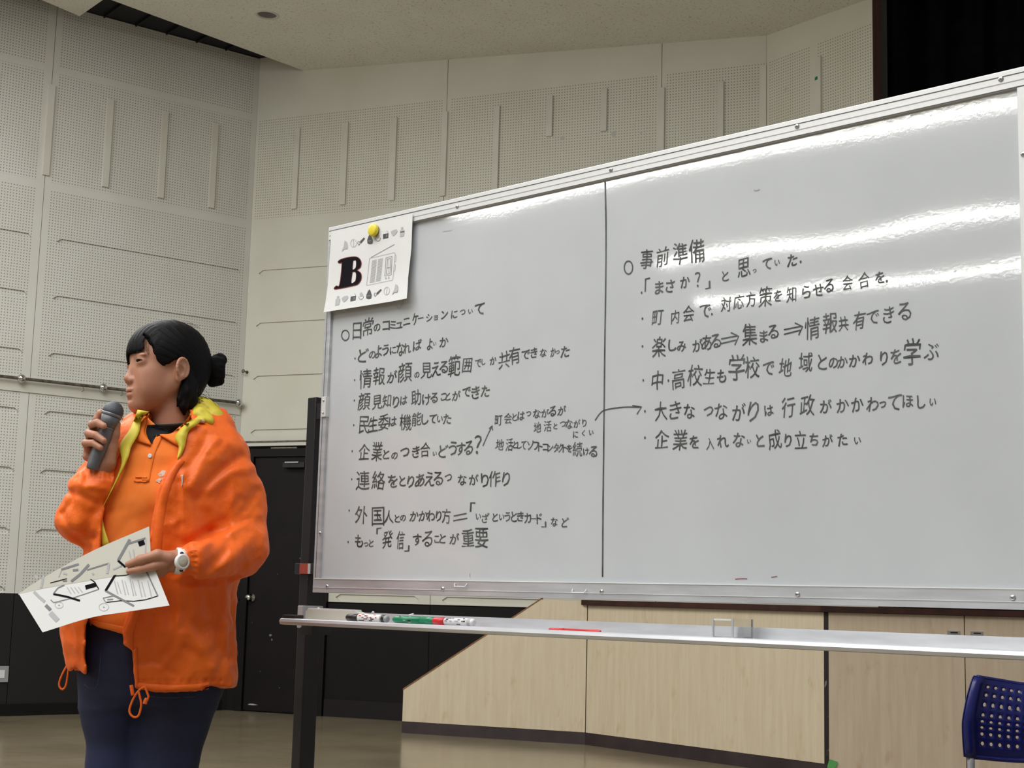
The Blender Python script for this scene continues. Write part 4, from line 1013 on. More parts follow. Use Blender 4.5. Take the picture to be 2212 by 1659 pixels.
# ================================================================ THE SPEAKER
YP = 3.40
def P3(u, v, dy=0.): return atY(u, v, YP + dy)
KP = YP / FPX       # metres per photo pixel at her depth
f32 = np.float32
class SDF:
    """signed distance sampled on a grid; every primitive works on the sub-box it can reach"""
    def __init__(s, lo, hi, h, T=None):
        s.h = h; s.lo = np.array(lo, float); s.n = [int(math.ceil((b - a) / h)) + 1 for a, b in zip(lo, hi)]
        s.ax = [(s.lo[i] + h * np.arange(s.n[i])).astype(f32) for i in range(3)]
        s.F = np.full(s.n, .05, f32)
    def sub(s, lo, hi):
        sl = []; ax = []
        for i in range(3):
            a = max(0, int((lo[i] - s.lo[i]) / s.h)); b = min(s.n[i], int((hi[i] - s.lo[i]) / s.h) + 2)
            if b <= a: return None
            sl.append(slice(a, b)); ax.append(s.ax[i][a:b])
        return tuple(sl), ax[0][:, None, None], ax[1][None, :, None], ax[2][None, None, :]
    def put(s, lo, hi, fn, k=.01, mode='add', pad=.03):
        lo = np.array(lo) - pad; hi = np.array(hi) + pad
        q = s.sub(lo, hi)
        if q is None: return
        sl, X, Y, Z = q; d = fn(X, Y, Z); G = s.F[sl]
        if mode == 'add':
            if k > 0:
                h_ = np.clip(.5 + .5 * (G - d) / k, 0, 1); s.F[sl] = G * (1 - h_) + d * h_ - k * h_ * (1 - h_)
            else: s.F[sl] = np.minimum(G, d)
        elif mode == 'cut':
            d = -d
            if k > 0:
                h_ = np.clip(.5 - .5 * (G - d) / k, 0, 1); s.F[sl] = G * (1 - h_) + d * h_ + k * h_ * (1 - h_)
            else: s.F[sl] = np.maximum(G, d)
        elif mode == 'disp': s.F[sl] = G + d
    def cone(s, a, b, ra, rb, k=.01, mode='add'):
        a = np.array(a, float); b = np.array(b, float); r = max(ra, rb); ab = b - a; L = float(ab @ ab) + 1e-12
        def fn(X, Y, Z):
            px, py, pz = X - f32(a[0]), Y - f32(a[1]), Z - f32(a[2])
            t = np.clip((px * f32(ab[0]) + py * f32(ab[1]) + pz * f32(ab[2])) / f32(L), 0, 1)
            return np.sqrt((px - t * f32(ab[0]))**2 + (py - t * f32(ab[1]))**2 + (pz - t * f32(ab[2]))**2) - (f32(ra) + f32(rb - ra) * t)
        s.put(np.minimum(a, b) - r, np.maximum(a, b) + r, fn, k, mode)
    def chain(s, pts, rs, k=.01, mode='add'):
        for i in range(len(pts) - 1): s.cone(pts[i], pts[i+1], rs[i], rs[i+1], k, mode)
    def ell(s, c, r, k=.01, mode='add', R=None):
        c = np.array(c, float); r = np.array(r, float); m_ = r.max()
        def fn(X, Y, Z):
            x, y, z = X - f32(c[0]), Y - f32(c[1]), Z - f32(c[2])
            if R is not None:
                x, y, z = (R[0][0]*x + R[0][1]*y + R[0][2]*z, R[1][0]*x + R[1][1]*y + R[1][2]*z, R[2][0]*x + R[2][1]*y + R[2][2]*z)
            k0 = np.sqrt((x/f32(r[0]))**2 + (y/f32(r[1]))**2 + (z/f32(r[2]))**2)
            k1 = np.sqrt((x/f32(r[0]**2))**2 + (y/f32(r[1]**2))**2 + (z/f32(r[2]**2))**2) + f32(1e-6)
            return (k0 * (k0 - 1) / k1).astype(f32)
        s.put(c - m_, c + m_, fn, k, mode)
    def crease(s, pts, w, amp):
        """a long dent (amp > 0) or ridge (amp < 0) along a polyline"""
        pts = [np.array(p, float) for p in pts]
        allp = np.array(pts)
        def fn(X, Y, Z):
            best = None
            for a, b in zip(pts[:-1], pts[1:]):
                ab = b - a; L = float(ab @ ab) + 1e-12
                px, py, pz = X - f32(a[0]), Y - f32(a[1]), Z - f32(a[2])
                t = np.clip((px * f32(ab[0]) + py * f32(ab[1]) + pz * f32(ab[2])) / f32(L), 0, 1)
                d2 = (px - t*f32(ab[0]))**2 + ((py - t*f32(ab[1]))*f32(.45))**2 + (pz - t*f32(ab[2]))**2
                best = d2 if best is None else np.minimum(best, d2)
            return f32(amp) * np.exp(-best / f32(w * w))
        s.put(allp.min(0) - 2.2*w, allp.max(0) + 2.2*w, fn, mode='disp', pad=.02)
    def mesh(s):
        F = s.F; n = F.shape; S = F < 0
        cs = [(i, j, k) for i in (0, 1) for j in (0, 1) for k in (0, 1)]
        cut = lambda A, c: A[c[0]:n[0]-1+c[0], c[1]:n[1]-1+c[1], c[2]:n[2]-1+c[2]]
        al = np.ones([m - 1 for m in n], bool); an = np.zeros([m - 1 for m in n], bool)
        for c in cs: q = cut(S, c); al &= q; an |= q
        act = an & ~al; ix = np.argwhere(act); m_ = len(ix)
        val = {c: F[ix[:, 0] + c[0], ix[:, 1] + c[1], ix[:, 2] + c[2]] for c in cs}
        acc = np.zeros((m_, 3)); cnt = np.zeros(m_)
        for c in cs:
            for a in range(3):
                if c[a] == 0:
                    e = list(c); e[a] = 1; e = tuple(e); v0, v1 = val[c], val[e]; x = (v0 < 0) != (v1 < 0)
                    t = np.where(x, v0 / np.where(x, v0 - v1, 1), 0); p = np.tile(np.array(c, float), (m_, 1)); p[:, a] = t
                    acc += p * x[:, None]; cnt += x
        V = s.lo + s.h * (ix + acc / cnt[:, None])
        idg = np.full([m - 1 for m in n], -1, np.int64); idg[ix[:, 0], ix[:, 1], ix[:, 2]] = np.arange(m_)
        Q = []
        for a in range(3):
            b, c = [(1, 2), (2, 0), (0, 1)][a]
            A = [slice(None)] * 3; B = [slice(None)] * 3; A[a] = slice(0, n[a] - 1); B[a] = slice(1, n[a])
            E_ = S[tuple(A)] != S[tuple(B)]; ee = np.argwhere(E_)
            ee = ee[(ee[:, b] > 0) & (ee[:, c] > 0) & (ee[:, b] < n[b] - 1) & (ee[:, c] < n[c] - 1)]
            def g(db, dc):
                q = ee.copy(); q[:, b] -= db; q[:, c] -= dc; return idg[q[:, 0], q[:, 1], q[:, 2]]
            quad = np.stack([g(1, 1), g(0, 1), g(0, 0), g(1, 0)], 1)
            ins = S[ee[:, 0], ee[:, 1], ee[:, 2]]
            quad[~ins] = quad[~ins][:, ::-1]
            Q.append(quad[(quad >= 0).all(1)])
        return V, np.concatenate(Q)
def noise3(g, cell, seed):
    R_ = np.random.default_rng(seed); n = [int(len(a) * g.h / c) + 3 for a, c in zip(g.ax, cell)]
    L = R_.standard_normal(n).astype(f32)
    for a in range(3):
        t = (g.ax[a] - g.lo[a]) / cell[a]; i = np.floor(t).astype(int); f = (t - i); f = f * f * (3 - 2 * f)
        sh = [1, 1, 1]; sh[a] = -1; L = np.take(L, i, a) * (1 - f.reshape(sh)) + np.take(L, i + 1, a) * f.reshape(sh); L = L.astype(f32)
    return L
def np_obj(name, V, Q, m, parent, local=None, relax=0):
    me = bpy.data.meshes.new(name)
    me.vertices.add(len(V)); me.vertices.foreach_set('co', np.asarray(V, np.float32).ravel())
    me.loops.add(Q.size); me.loops.foreach_set('vertex_index', Q.ravel().astype(np.int32))
    me.polygons.add(len(Q)); me.polygons.foreach_set('loop_start', (np.arange(len(Q)) * 4).astype(np.int32))
    me.polygons.foreach_set('loop_total', np.full(len(Q), 4, np.int32))
    me.update(calc_edges=True); me.polygons.foreach_set('use_smooth', [True] * len(Q)); me.materials.append(m)
    me.update()
    o = bpy.data.objects.new(name, me); link(o, parent); o.matrix_parent_inverse = wmat(parent).inverted()
    return o
def relax(V, Q, it=1, lam=.5):
    for _ in range(it):
        S_ = np.zeros_like(V); C_ = np.zeros(len(V))
        for a, b in ((0, 1), (1, 2), (2, 3), (3, 0)):
            np.add.at(S_, Q[:, a], V[Q[:, b]]); np.add.at(C_, Q[:, a], 1)
            np.add.at(S_, Q[:, b], V[Q[:, a]]); np.add.at(C_, Q[:, b], 1)
        V = V * (1 - lam) + lam * S_ / np.maximum(C_, 1)[:, None]
    return V

# ---- materials
m = M('warm skin', sr(186, 138, 112), .5, spec=.4); t = NT(m); v = t.coord('Object')
t.color(t.ramp(t.noise(v, 14, 3), [(.3, sr(166, 115, 92)), (.7, sr(181, 132, 106))]))
t.b.inputs['Subsurface Weight'].default_value = .12; t.b.inputs['Subsurface Radius'].default_value = (.012, .005, .003); t.b.inputs['Subsurface Scale'].default_value = .6
mat['skin'] = m
mat['lip'] = M('lip', sr(170, 100, 90), .4)
m = M('black hair', sr(8, 7, 9), .5, spec=.12); t = NT(m)
a = t.noise(t.coord('Object', (30, 30, 300)), 3, 3, .6)
t.bump(a, .35, .002); t.color(t.ramp(a, [(.3, sr(7, 6, 8)), (.75, sr(16, 14, 17))])); mat['hair'] = m
mat['velvet'] = noisy(M('black velvet', sr(9, 8, 10), .95, spec=.2), sr(6, 6, 7), sr(16, 14, 17), 60, bump=.5, bdist=.003)
m = M('orange nylon shell', sr(238, 105, 22), .48, spec=.3); t = NT(m); v = t.coord('Object')
a = t.noise(v, 9, 6, .62); b = t.noise(t.coord('Object', (1, 1, .6)), 30, 4, .6)
t.color(t.ramp(a, [(.3, sr(226, 92, 14)), (.7, sr(238, 108, 24))])); t.bump(t.math('ADD', a, t.math('MULTIPLY', b, .25)), .45, .012)
t.b.inputs['Sheen Weight'].default_value = .08; mat['nylon'] = m
m = M('orange pique cotton', sr(238, 124, 48), .8, spec=.2); t = NT(m); v = t.coord('Object')
t.color(t.ramp(t.noise(v, 30, 3), [(.3, sr(234, 120, 44)), (.7, sr(241, 130, 56))])); t.bump(t.noise(v, 500, 2), .15, .001); mat['polo'] = m
mat['lining'] = noisy(M('yellow nylon lining', sr(208, 192, 56), .6), sr(196, 176, 40), sr(214, 200, 66), 14, bump=.3, bdist=.008)
mat['undershirt'] = M('black knit', sr(16, 15, 18), .9)
m = M('dark denim', sr(24, 28, 46), .85); t = NT(m); v = t.coord('Object')
t.color(t.ramp(t.noise(v, 8, 5), [(.3, sr(18, 22, 46)), (.7, sr(28, 36, 72))])); t.bump(t.noise(t.coord('Object', (1, 1, 3)), 300, 2), .2, .001); mat['denim'] = m
mat['denim_seam'] = M('pale seam', sr(52, 62, 86), .8)
mat['eye_white'] = M('eye white', sr(140, 122, 112), .5)
mat['iris'] = M('dark iris', sr(10, 7, 7), .5, spec=.1)
mat['lash'] = M('dark lash', sr(28, 18, 18), .6)
mat['watch'] = M('white resin', sr(222, 220, 216), .35)
mat['mic'] = noisy(M('grey microphone body', sr(92, 94, 98), .42), sr(86, 88, 92), sr(98, 100, 105), 30)
mat['mic_grille'] = M('dark wire grille', sr(78, 80, 85), .5, .5); t = NT(mat['mic_grille']); v = t.coord('Object')
t.bump(t.noise(v, 900, 1), .8, .001)
mat['mic_band'] = M('bright band', sr(120, 124, 130), .35, .6)
mat['thread'] = noisy(M('grey embroidery', sr(176, 168, 160), .8), sr(214, 140, 84), sr(188, 184, 178), 400, lo=.42, hi=.5)

person = empty('person', (-.78, YP, 0), 'woman with black hair tied back in an orange rain jacket speaking into a handheld microphone', 'person')

# ---- head, in its own frame: x forward, y to her left, z up
HO = P3(355, 806, 0)
yaw = math.radians(54)
hf = np.array([-math.sin(yaw), -math.cos(yaw), 0]); hl = np.array([math.cos(yaw), -math.sin(yaw), 0]); hz = np.array([0, 0, 1.])
# a slight nod
nod = math.radians(1.5); hf, hz = hf * math.cos(nod) - hz * math.sin(nod), hz * math.cos(nod) + hf * math.sin(nod)
Hm = np.stack([hf, hl, hz], 1)
def H2W(V):
    V = np.array(V, float); V[:, 0] *= np.where(V[:, 0] > 0, .90, .98); V[:, 1] *= .95; V[:, 2] *= np.where(V[:, 2] > 0, 1.03, 1.06)
    return HO + V @ Hm.T
g = SDF((-.115, -.095, -.165), (.13, .095, .125), .0019)
g.ell((-.012, 0, .036), (.089, .071, .074), .01)
g.ell((.030, 0, .030), (.056, .060, .052), .02)
g.ell((.034, 0, -.018), (.055, .057, .062), .02)
for s_ in (-1, 1):
    g.cone((.0, s_*.048, -.026), (.060, s_*.014, -.070), .018, .017, .03)
    g.ell((.052, s_*.034, -.014), (.030, .025, .028), .018)
    g.ell((.050, s_*.036, -.040), (.026, .020, .024), .02)
g.ell((.073, 0, -.073), (.017, .019, .014), .02)
g.ell((.070, 0, -.046), (.024, .027, .023), .016)
g.cone((.080, 0, .018), (.0955, 0, -.016), .0060, .0070, .014)
g.ell((.0982, 0, -.0192), (.0086, .0086, .0074), .009)
for s_ in (-1, 1):
    g.ell((.0915, s_*.0110, -.0230), (.0080, .0062, .0062), .006)
    g.ell((.0945, s_*.031, .018), (.014, .016, .0075), .012, 'cut')
    g.ell((.077, s_*.032, .0310), (.0085, .020, .005), .01)
    g.ell((.0755, s_*.0320, .0165), (.0122, .0170, .0105), .008)
g.ell((.098, .0055, -.0295), (.004, .0028, .002), .002, 'cut'); g.ell((.098, -.0055, -.0295), (.004, .0028, .002), .002, 'cut')
g.ell((.0915, 0, -.0430), (.0068, .0185, .0048), .004)
g.ell((.0895, 0, -.0535), (.0068, .0165, .0060), .004)
g.ell((.096, 0, -.0480), (.013, .0175, .0015), .001, 'cut')
g.ell((.094, 0, -.0635), (.006, .016, .004), .006, 'cut')
for s_ in (-1, 1):                                         # eye slits
    g.ell((.089, s_*.0325, .0182), (.0115, .0175, .0023), .0012, 'cut')
for s_ in (-1, 1):                                         # ears
    a_ = s_ * .42; R = [[math.cos(a_), math.sin(a_), 0], [-math.sin(a_), math.cos(a_), 0], [0, 0, 1]]
    ex, ey = -.012, s_ * .0765
    g.ell((ex, ey, .004), (.0205, .0050, .0245), .006, 'add', R)
    g.ell((ex + .003, ey - s_*.006, -.003), (.011, .012, .017), .006)
    rim_ = []
    for th in np.linspace(-.75, 4.3, 15):
        x_ = -.0165 * math.cos(th - 1.35) * 1.0; z_ = .0265 * math.sin(th - 1.35 + math.pi * .5) * 1.0
        x_ = .0190 * math.cos(th); z_ = .0205 * math.sin(th) + .005
        rim_.append((ex + x_ * math.cos(a_) , ey + x_ * math.sin(a_) + s_ * .0035, z_))
    g.chain(rim_, [.0034] * len(rim_), .0025)
    g.ell((ex + .004, ey + s_*.006, -.001), (.0085, .0055, .012), .003, 'cut', R)
    g.ell((ex - .003, ey + s_*.006, .014), (.006, .0035, .006), .003, 'cut', R)
    g.ell((ex + .008, ey + s_*.001, -.0185), (.0075, .0045, .0085), .005)
g.cone((-.018, 0, -.035), (-.022, .004, -.150), .049, .050, .016)
g.cone((-.022, .004, -.150), (-.024, .006, -.19), .049, .050, .01)
Vh, Qh = g.mesh(); Vh = relax(Vh, Qh, 1, .35)
body_parts = [(H2W(Vh), Qh)]

# ---- hands (world frame)
dm = -.135
def hand_grid(lo_px, hi_px, dy0, dy1, h=.0018):
    a = P3(lo_px[0], hi_px[1], dy0); b = P3(hi_px[0], lo_px[1], dy1)
    c = [P3(u, v, d) for u in (lo_px[0], hi_px[0]) for v in (lo_px[1], hi_px[1]) for d in (dy0, dy1)]
    c = np.array(c); return SDF(c.min(0), c.max(0), h)
g = hand_grid((150, 870), (275, 1060), dm - .05, dm + .08)
Q3 = lambda pts: [P3(*p) for p in pts]
g.cone(P3(222, 1055, dm + .03), P3(217, 1008, dm + .024), .026, .024, .01)
g.cone(P3(217, 1008, dm + .024), P3(214, 955, dm + .036), .024, .017, .012)
g.cone(P3(225, 1000, dm + .022), P3(228, 930, dm + .034), .021, .015, .012)
g.cone(P3(234, 998, dm + .012), P3(240, 968, dm + .012), .0175, .0135, .01)
g.chain(Q3([(240, 968, dm + .012), (249, 938, dm + .008), (253, 917, dm + .004)]), [.0130, .0098, .0080], .006)
g.chain(Q3([(222, 925, dm + .036), (209, 906, dm + .022), (217, 893, dm + .020), (228, 889, dm + .026)]), [.0105, .0090, .0082, .0072], .003)
g.chain(Q3([(209, 938, dm + .034), (199, 917, dm + .004), (210, 913, dm - .020), (224, 920, dm - .026)]), [.0105, .0092, .0084, .0072], .0015)
g.chain(Q3([(200, 955, dm + .032), (191, 936, dm + .002), (207, 940, dm - .021), (224, 952, dm - .028)]), [.0102, .0090, .0083, .0072], .0015)
g.chain(Q3([(195, 975, dm + .030), (184, 957, dm + .002), (200, 957, dm - .020), (217, 967, dm - .027)]), [.0098, .0082, .0076, .0066], .0015)
g.cone(P3(190, 985, dm + .026), P3(196, 960, dm + .034), .012, .011, .008)
Vr, Qr = g.mesh(); Vr = relax(Vr, Qr, 1, .3); body_parts.append((Vr, Qr))
# left hand with the papers
dh = -.206
g = hand_grid((255, 1160), (425, 1270), dh - .05, dh + .06)
g.cone(P3(420, 1214, dh + .03), P3(385, 1212, dh + .018), .0235, .021, .008)
g.cone(P3(385, 1212, dh + .018), P3(345, 1205, dh + .006), .020, .017, .012)
g.cone(P3(385, 1214, dh + .022), P3(348, 1222, dh + .014), .019, .015, .012)
g.chain(Q3([(366, 1206, dh - .004), (340, 1199, dh - .012), (304, 1209, dh - .018), (277, 1219, dh - .014)]), [.0135, .0115, .0095, .0072], .006)
g.chain(Q3([(358, 1216, dh - .002), (332, 1223, dh - .012), (302, 1230, dh - .016), (279, 1234, dh - .014)]), [.0125, .0098, .0084, .0066], .002)
g.chain(Q3([(350, 1228, dh + .012), (326, 1238, dh + .018), (305, 1244, dh + .020)]), [.0115, .0092, .0075], .006)
g.chain(Q3([(352, 1234, dh + .018), (332, 1247, dh + .024), (314, 1252, dh + .026)]), [.0105, .0085, .007], .006)
g.chain(Q3([(348, 1212, dh + .014), (322, 1214, dh + .018), (300, 1222, dh + .020)]), [.0110, .0090, .0075], .006)
Vl, Ql = g.mesh(); Vl = relax(Vl, Ql, 1, .3); body_parts.append((Vl, Ql))
# torso, arms and legs under the clothes
g = SDF(tuple(P3(120, 2215, 0) * np.array([1, 0, 0]) + np.array([-.05, YP - .30, .0])), (-.42, YP + .20, 1.36), .009)
cx = lambda v: P3(365, v, 0)
g.cone(P3(366, 1010, .0), P3(355, 1120, -.005), .075, .095, .03); g.cone(P3(355, 1120, 0), P3(330, 1380, .005), .085, .095, .04)
g.cone(P3(290, 975, -.02), P3(440, 975, .02), .045, .045, .04)
g.chain(Q3([(285, 985, -.03), (185, 1110, -.07), (216, 1035, dm + .03)]), [.04, .036, .028], .02)
g.chain(Q3([(470, 1000, .02), (500, 1180, -.02), (420, 1214, dh + .03)]), [.042, .038, .028], .02)
g.chain([P3(262, 1400, -.02), P3(240, 1659, -.03), np.array([P3(238, 1800, 0)[0], YP + .0, .07])], [.05, .034, .03], .02)
g.chain([P3(375, 1400, .02), P3(350, 1659, .01), np.array([P3(356, 1800, 0)[0], YP + .03, .07])], [.06, .045, .03], .02)
Vt, Qt = g.mesh(); body_parts.append((Vt, Qt))
Vb = []; Qb = []; k_ = 0
for V_, Q_ in body_parts: Vb.append(V_); Qb.append(Q_ + k_); k_ += len(V_)
body = np_obj('body', np.concatenate(Vb), np.concatenate(Qb), mat['skin'], person)

# ---- face details
def hobj(name, V, F, m, parent=None, smooth=True): return mesh_obj(name, H2W(V), F, m, parent or person, smooth, True)
for s_ in (-1, 1):
    V, F = lathe_data([(-.0112 * math.cos(a), max(.0112 * math.sin(a), 1e-4)) for a in np.linspace(.01, math.pi - .01, 12)], (.0755, s_ * .031, .0175), (1, 0, 0), 18)
    e = hobj('eye', V, F, mat['eye_white'])
    cy = s_ * .031 + .002; c_ = np.array([.0758, cy - .000, .0178])
    V, F = lathe_data([(.0088, .0066), (.0102, .0052), (.0113, .0030), (.0117, .0003)], c_, (1, 0.02, 0), 16)
    hobj('iris', V, F, mat['iris'], e)
    lid = []; low = []
    for t_ in np.linspace(-1, 1, 9):
        y_ = s_ * .0325 + t_ * .0160
        x_ = .0755 + math.sqrt(max(.0126**2 - ((y_ - s_ * .0325) * .70) ** 2, 1e-6))
        lid.append((x_ + .0001, y_, .0180 + .0027 * (1 - t_ * t_) ** .7 + .0006 * t_ * s_))
        low.append((x_ - .0004, y_, .0180 - .0022 * (1 - t_ * t_) ** .7 + .0006 * t_ * s_))
    if s_ < 0: lid = [q for q in lid if q[1] > -.034]
    V, F = tube_data(lid, [.0006, .0009, .0012, .0013, .0013, .0013, .0013, .0011, .0007][-len(lid):], 6); hobj('lashes', V, F, mat['lash'])
    br = [(.0895 - .25 * (t_ + .2) ** 2 * .03, s_ * (.030 + .0155 * t_), .0345 + .0035 * (1 - t_ * t_) - .001 * t_) for t_ in np.linspace(-1, 1, 8)]
    V, F = tube_data([(b[0] - .0027 - .004 * max(0, abs(b[1]) - .03) * 60 * .35, b[1], b[2]) for b in br], [.0008, .0020, .0024, .0024, .0022, .0018, .0013, .0006], 6); hobj('eyebrow', V, F, mat['lash'])
# lips
def lip(z0, x0, wy, r, sag):
    pts = [(x0 - 5.2 * abs(t_ * wy) ** 2 * 3.2, t_ * wy, z0 + sag * (1 - t_ * t_) + (0 if sag < 0 else -.0)) for t_ in np.linspace(-1, 1, 11)]
    return tube_data(pts, [r * (.12 + .88 * (1 - abs(t_) ** 2.2)) for t_ in np.linspace(-1, 1, 11)], 8)
V, F = lip(-.0468, .0945, .0180, .0036, .0024); hobj('upper_lip', V, F, mat['lip'])
V, F = lip(-.0492, .0928, .0165, .0042, -.0028); hobj('lower_lip', V, F, mat['lip'])

# ---- hair
g = SDF((-.135, -.11, -.12), (.125, .11, .145), .0021)
g.ell((-.012, 0, .037), (.0985, .0795, .0845), .012)
g.ell((.034, 0, .042), (.064, .064, .062), .02)
g.ell((-.050, 0, .010), (.060, .066, .064), .02)
g.ell((-.045, .0, -.030), (.040, .056, .045), .02)
hx = np.array([-.14, -.10, -.072, -.056, -.046, -.036, -.030, -.026, -.020, -.008, .006, .018, .030, .038, .050, .058, .066, .071, .0745, .0775, .082, .13])
hzv = np.array([-.045, -.065, -.078, -.082, -.078, -.055, -.030, -.010, .020, .029, .021, .013, .008, .010, .022, .046, .068, .079, .075, .046, .0375, .0375])
def hairmask(X, Y, Z):
    yy = Y + 0 * X
    strand = .0022 * np.sin(yy * 900 + X * 320) + .0014 * np.sin(yy * 2100 + 1.3 + X * 700)
    Hh = np.interp((X + .0012 * np.sin(Z * 300)).ravel(), hx, hzv).reshape((X + 0 * Z).shape).astype(f32)
    Hh = Hh + np.where(X > .05, strand, strand * .5)
    far = np.clip((-Y - .018) / .008, 0, 1) * np.clip((X - .060) / .006, 0, 1)
    Hh = Hh - far * f32(.030)
    return ((Z - Hh) * f32(-.62)).astype(f32)
def inner(X, Y, Z):    # keep only a shell outside the skin
    return None
g.put((-.14, -.11, -.12), (.13, .11, .15), lambda X, Y, Z: -hairmask(X, Y, Z), .004, 'cut', 0)
# strand grooves combed to the bun
def comb(X, Y, Z):
    a1 = np.arctan2(Z - .0, X + .085)
    back = np.clip((.055 - X) / .02, 0, 1)
    return (f32(.0004) * np.sin(a1 * 46 + Y * 60) + f32(.0003) * np.sin(a1 * 97 + Y * 40 + 2)) * back + (1 - back) * (f32(.0005) * np.sin(Y * 620 + Z * 60) + f32(.0004) * np.sin(Y * 1300 + X * 90))
g.put((-.14, -.11, -.12), (.13, .11, .15), comb, 0, 'disp', 0)
# clear the ear
for s_ in (-1, 1): g.ell((-.008, s_ * .088, .003), (.0235, .020, .028), .003, 'cut')
# loose hair behind the ear falling on the neck
g.chain([(-.030, .062, -.010), (-.032, .064, -.045), (-.026, .060, -.075), (-.030, .056, -.092)], [.013, .013, .010, .004], .008)
g.chain([(-.045, .056, -.03), (-.048, .056, -.06), (-.046, .054, -.092)], [.014, .012, .003], .008)
g.chain([(-.022, .064, -.035), (-.014, .062, -.062), (-.010, .060, -.078)], [.008, .006, .002], .004)
Vx, Qx = g.mesh(); Vx = relax(Vx, Qx, 1, .3)
hair = np_obj('hair', H2W(Vx), Qx, mat['hair'], person)
# bun in a velvet scrunchie
g = SDF((-.20, -.06, -.05), (-.06, .09, .10), .0022)
bc = np.array([-.127, .004, .019])
g.ell((-.106, .002, .024), (.020, .020, .022), .01)
g.ell(bc, (.025, .030, .032), .008)
for i in range(9):
    a_ = i / 9 * 2 * math.pi
    g.ell(bc + np.array([.004 * math.cos(a_ * 2) - .006, .022 * math.cos(a_), .026 * math.sin(a_)]), (.014, .010, .012), .006)
g.ell(bc + np.array([-.012, 0, .022]), (.018, .018, .014), .006); g.ell(bc + np.array([.004, .0, -.03]), (.014, .016, .012), .006)
for i in range(7):
    a_ = i * .9; g.crease([bc + np.array([-.03, 0, 0]), bc + np.array([0, .035 * math.cos(a_), .04 * math.sin(a_)])], .004, .003)
Vx, Qx = g.mesh(); np_obj('hair_scrunchie', H2W(Vx), Qx, mat['velvet'], person)
# loose wisps
R_ = random.Random(5); ws = []
for i in range(26):
    p0 = np.array([-.040 - .02 * R_.random(), .050 + .012 * R_.random(), -.035 - .03 * R_.random()])
    d_ = np.array([-.022 - .03 * R_.random(), .006 * R_.random(), -.002 - .038 * R_.random()])
    ws.append(tube_data(spline([p0, p0 + d_ * .5 + np.array([-.002, .003, .006 * R_.random()]), p0 + d_, p0 + d_ * 1.25 + np.array([.0, 0, -.014])], 4), .00035, 4))
for i in range(30):
    x = -.06 + .14 * R_.random(); y = (R_.random() - .5) * .08; z = .037 + .0838 * math.sqrt(max(0, 1 - ((x + .014) / .1005) ** 2 - (y / .0805) ** 2))
    p0 = np.array([x, y, z - .002]); ws.append(tube_data(spline([p0, p0 + np.array([-.012, .002, .0045]), p0 + np.array([-.03, .004, .003 - .004 * R_.random()])], 3), .0003, 4))
for i in range(10):
    x0 = .060 + .016 * R_.random(); y0 = .042 + .006 * R_.random(); p0 = np.array([x0, y0 + .006, .082]); ws.append(tube_data(spline([p0, p0 + np.array([.006, -.002, -.02]), p0 + np.array([.010 - .012 * R_.random(), -.001, -.045 - .01 * R_.random()])], 3), .00026, 4))
V, F = merge(ws); o = hobj('hair_wisps', V, F, mat['hair']); o['kind'] = 'stuff'
# ---- clothing
def loft(g, rows, k=.02, yaw_=.30, power=2.3):
    """rows: (v, u centre, half width px, half depth m, dy)"""
    rows = sorted(rows); zs = []; xs = []; ys = []; as_ = []; bs = []
    for (v, u, a, b, dy) in rows:
        p = P3(u, v, dy); zs.append(p[2]); xs.append(p[0]); ys.append(p[1]); as_.append(a * KP); bs.append(b)
    zs, xs, ys, as_, bs = [np.array(q)[::-1] for q in (zs, xs, ys, as_, bs)]
    c, s_ = math.cos(yaw_), math.sin(yaw_)
    def fn(X, Y, Z):
        z = Z.ravel()
        cx_ = np.interp(z, zs, xs).astype(f32)[None, None, :]; cy_ = np.interp(z, zs, ys).astype(f32)[None, None, :]
        a = np.interp(z, zs, as_).astype(f32)[None, None, :]; b = np.interp(z, zs, bs).astype(f32)[None, None, :]
        x, y = X - cx_, Y - cy_
        y = y + x * f32(math.tan(yaw_) * -.45)       # her front is turned to the left of the picture
        r = (np.abs(x / a) ** power + np.abs(y / b) ** power) ** (1 / power)
        d = (r - 1) * np.minimum(a, b) * .9
        return np.maximum(d, np.maximum(f32(zs[0]) - Z, Z - f32(zs[-1]))).astype(f32)
    m_ = max(as_.max(), bs.max()) + .02
    g.put((xs.min() - m_, ys.min() - m_, zs.min()), (xs.max() + m_, ys.max() + m_, zs.max()), fn, k)
def px_region(poly):
    """signed distance (m, negative inside) to a polygon of photo pixels, for points of the world seen from the lens axis"""
    poly = np.array(poly, float)
    def fn(X, Y, Z):
        X, Y, Z = np.broadcast_arrays(X, Y, Z)
        d0 = X * f32(FWD[0]) + Y * f32(FWD[1]) + (Z - f32(CAMH)) * f32(FWD[2])
        u = 1106 + FPX * (X * f32(RGT[0]) + Y * f32(RGT[1]) + (Z - f32(CAMH)) * f32(RGT[2])) / d0
        v = 829.5 - FPX * (X * f32(UPV[0]) + Y * f32(UPV[1]) + (Z - f32(CAMH)) * f32(UPV[2])) / d0
        best = np.full(X.shape, 1e9, f32); ins = np.zeros(X.shape, bool); n = len(poly)
        for i in range(n):
            a = poly[i]; b = poly[(i + 1) % n]; e = b - a
            pu, pv = u - a[0], v - a[1]; t = np.clip((pu * e[0] + pv * e[1]) / (e @ e), 0, 1)
            best = np.minimum(best, (pu - t * e[0]) ** 2 + (pv - t * e[1]) ** 2)
            c = (a[1] > v) != (b[1] > v)
            with np.errstate(divide='ignore', invalid='ignore'): ins ^= c & (u < (b[0] - a[0]) * (v - a[1]) / (b[1] - a[1] + 1e-12) + a[0])
        return (np.where(ins, -1, 1) * np.sqrt(best) * KP).astype(f32)
    return fn
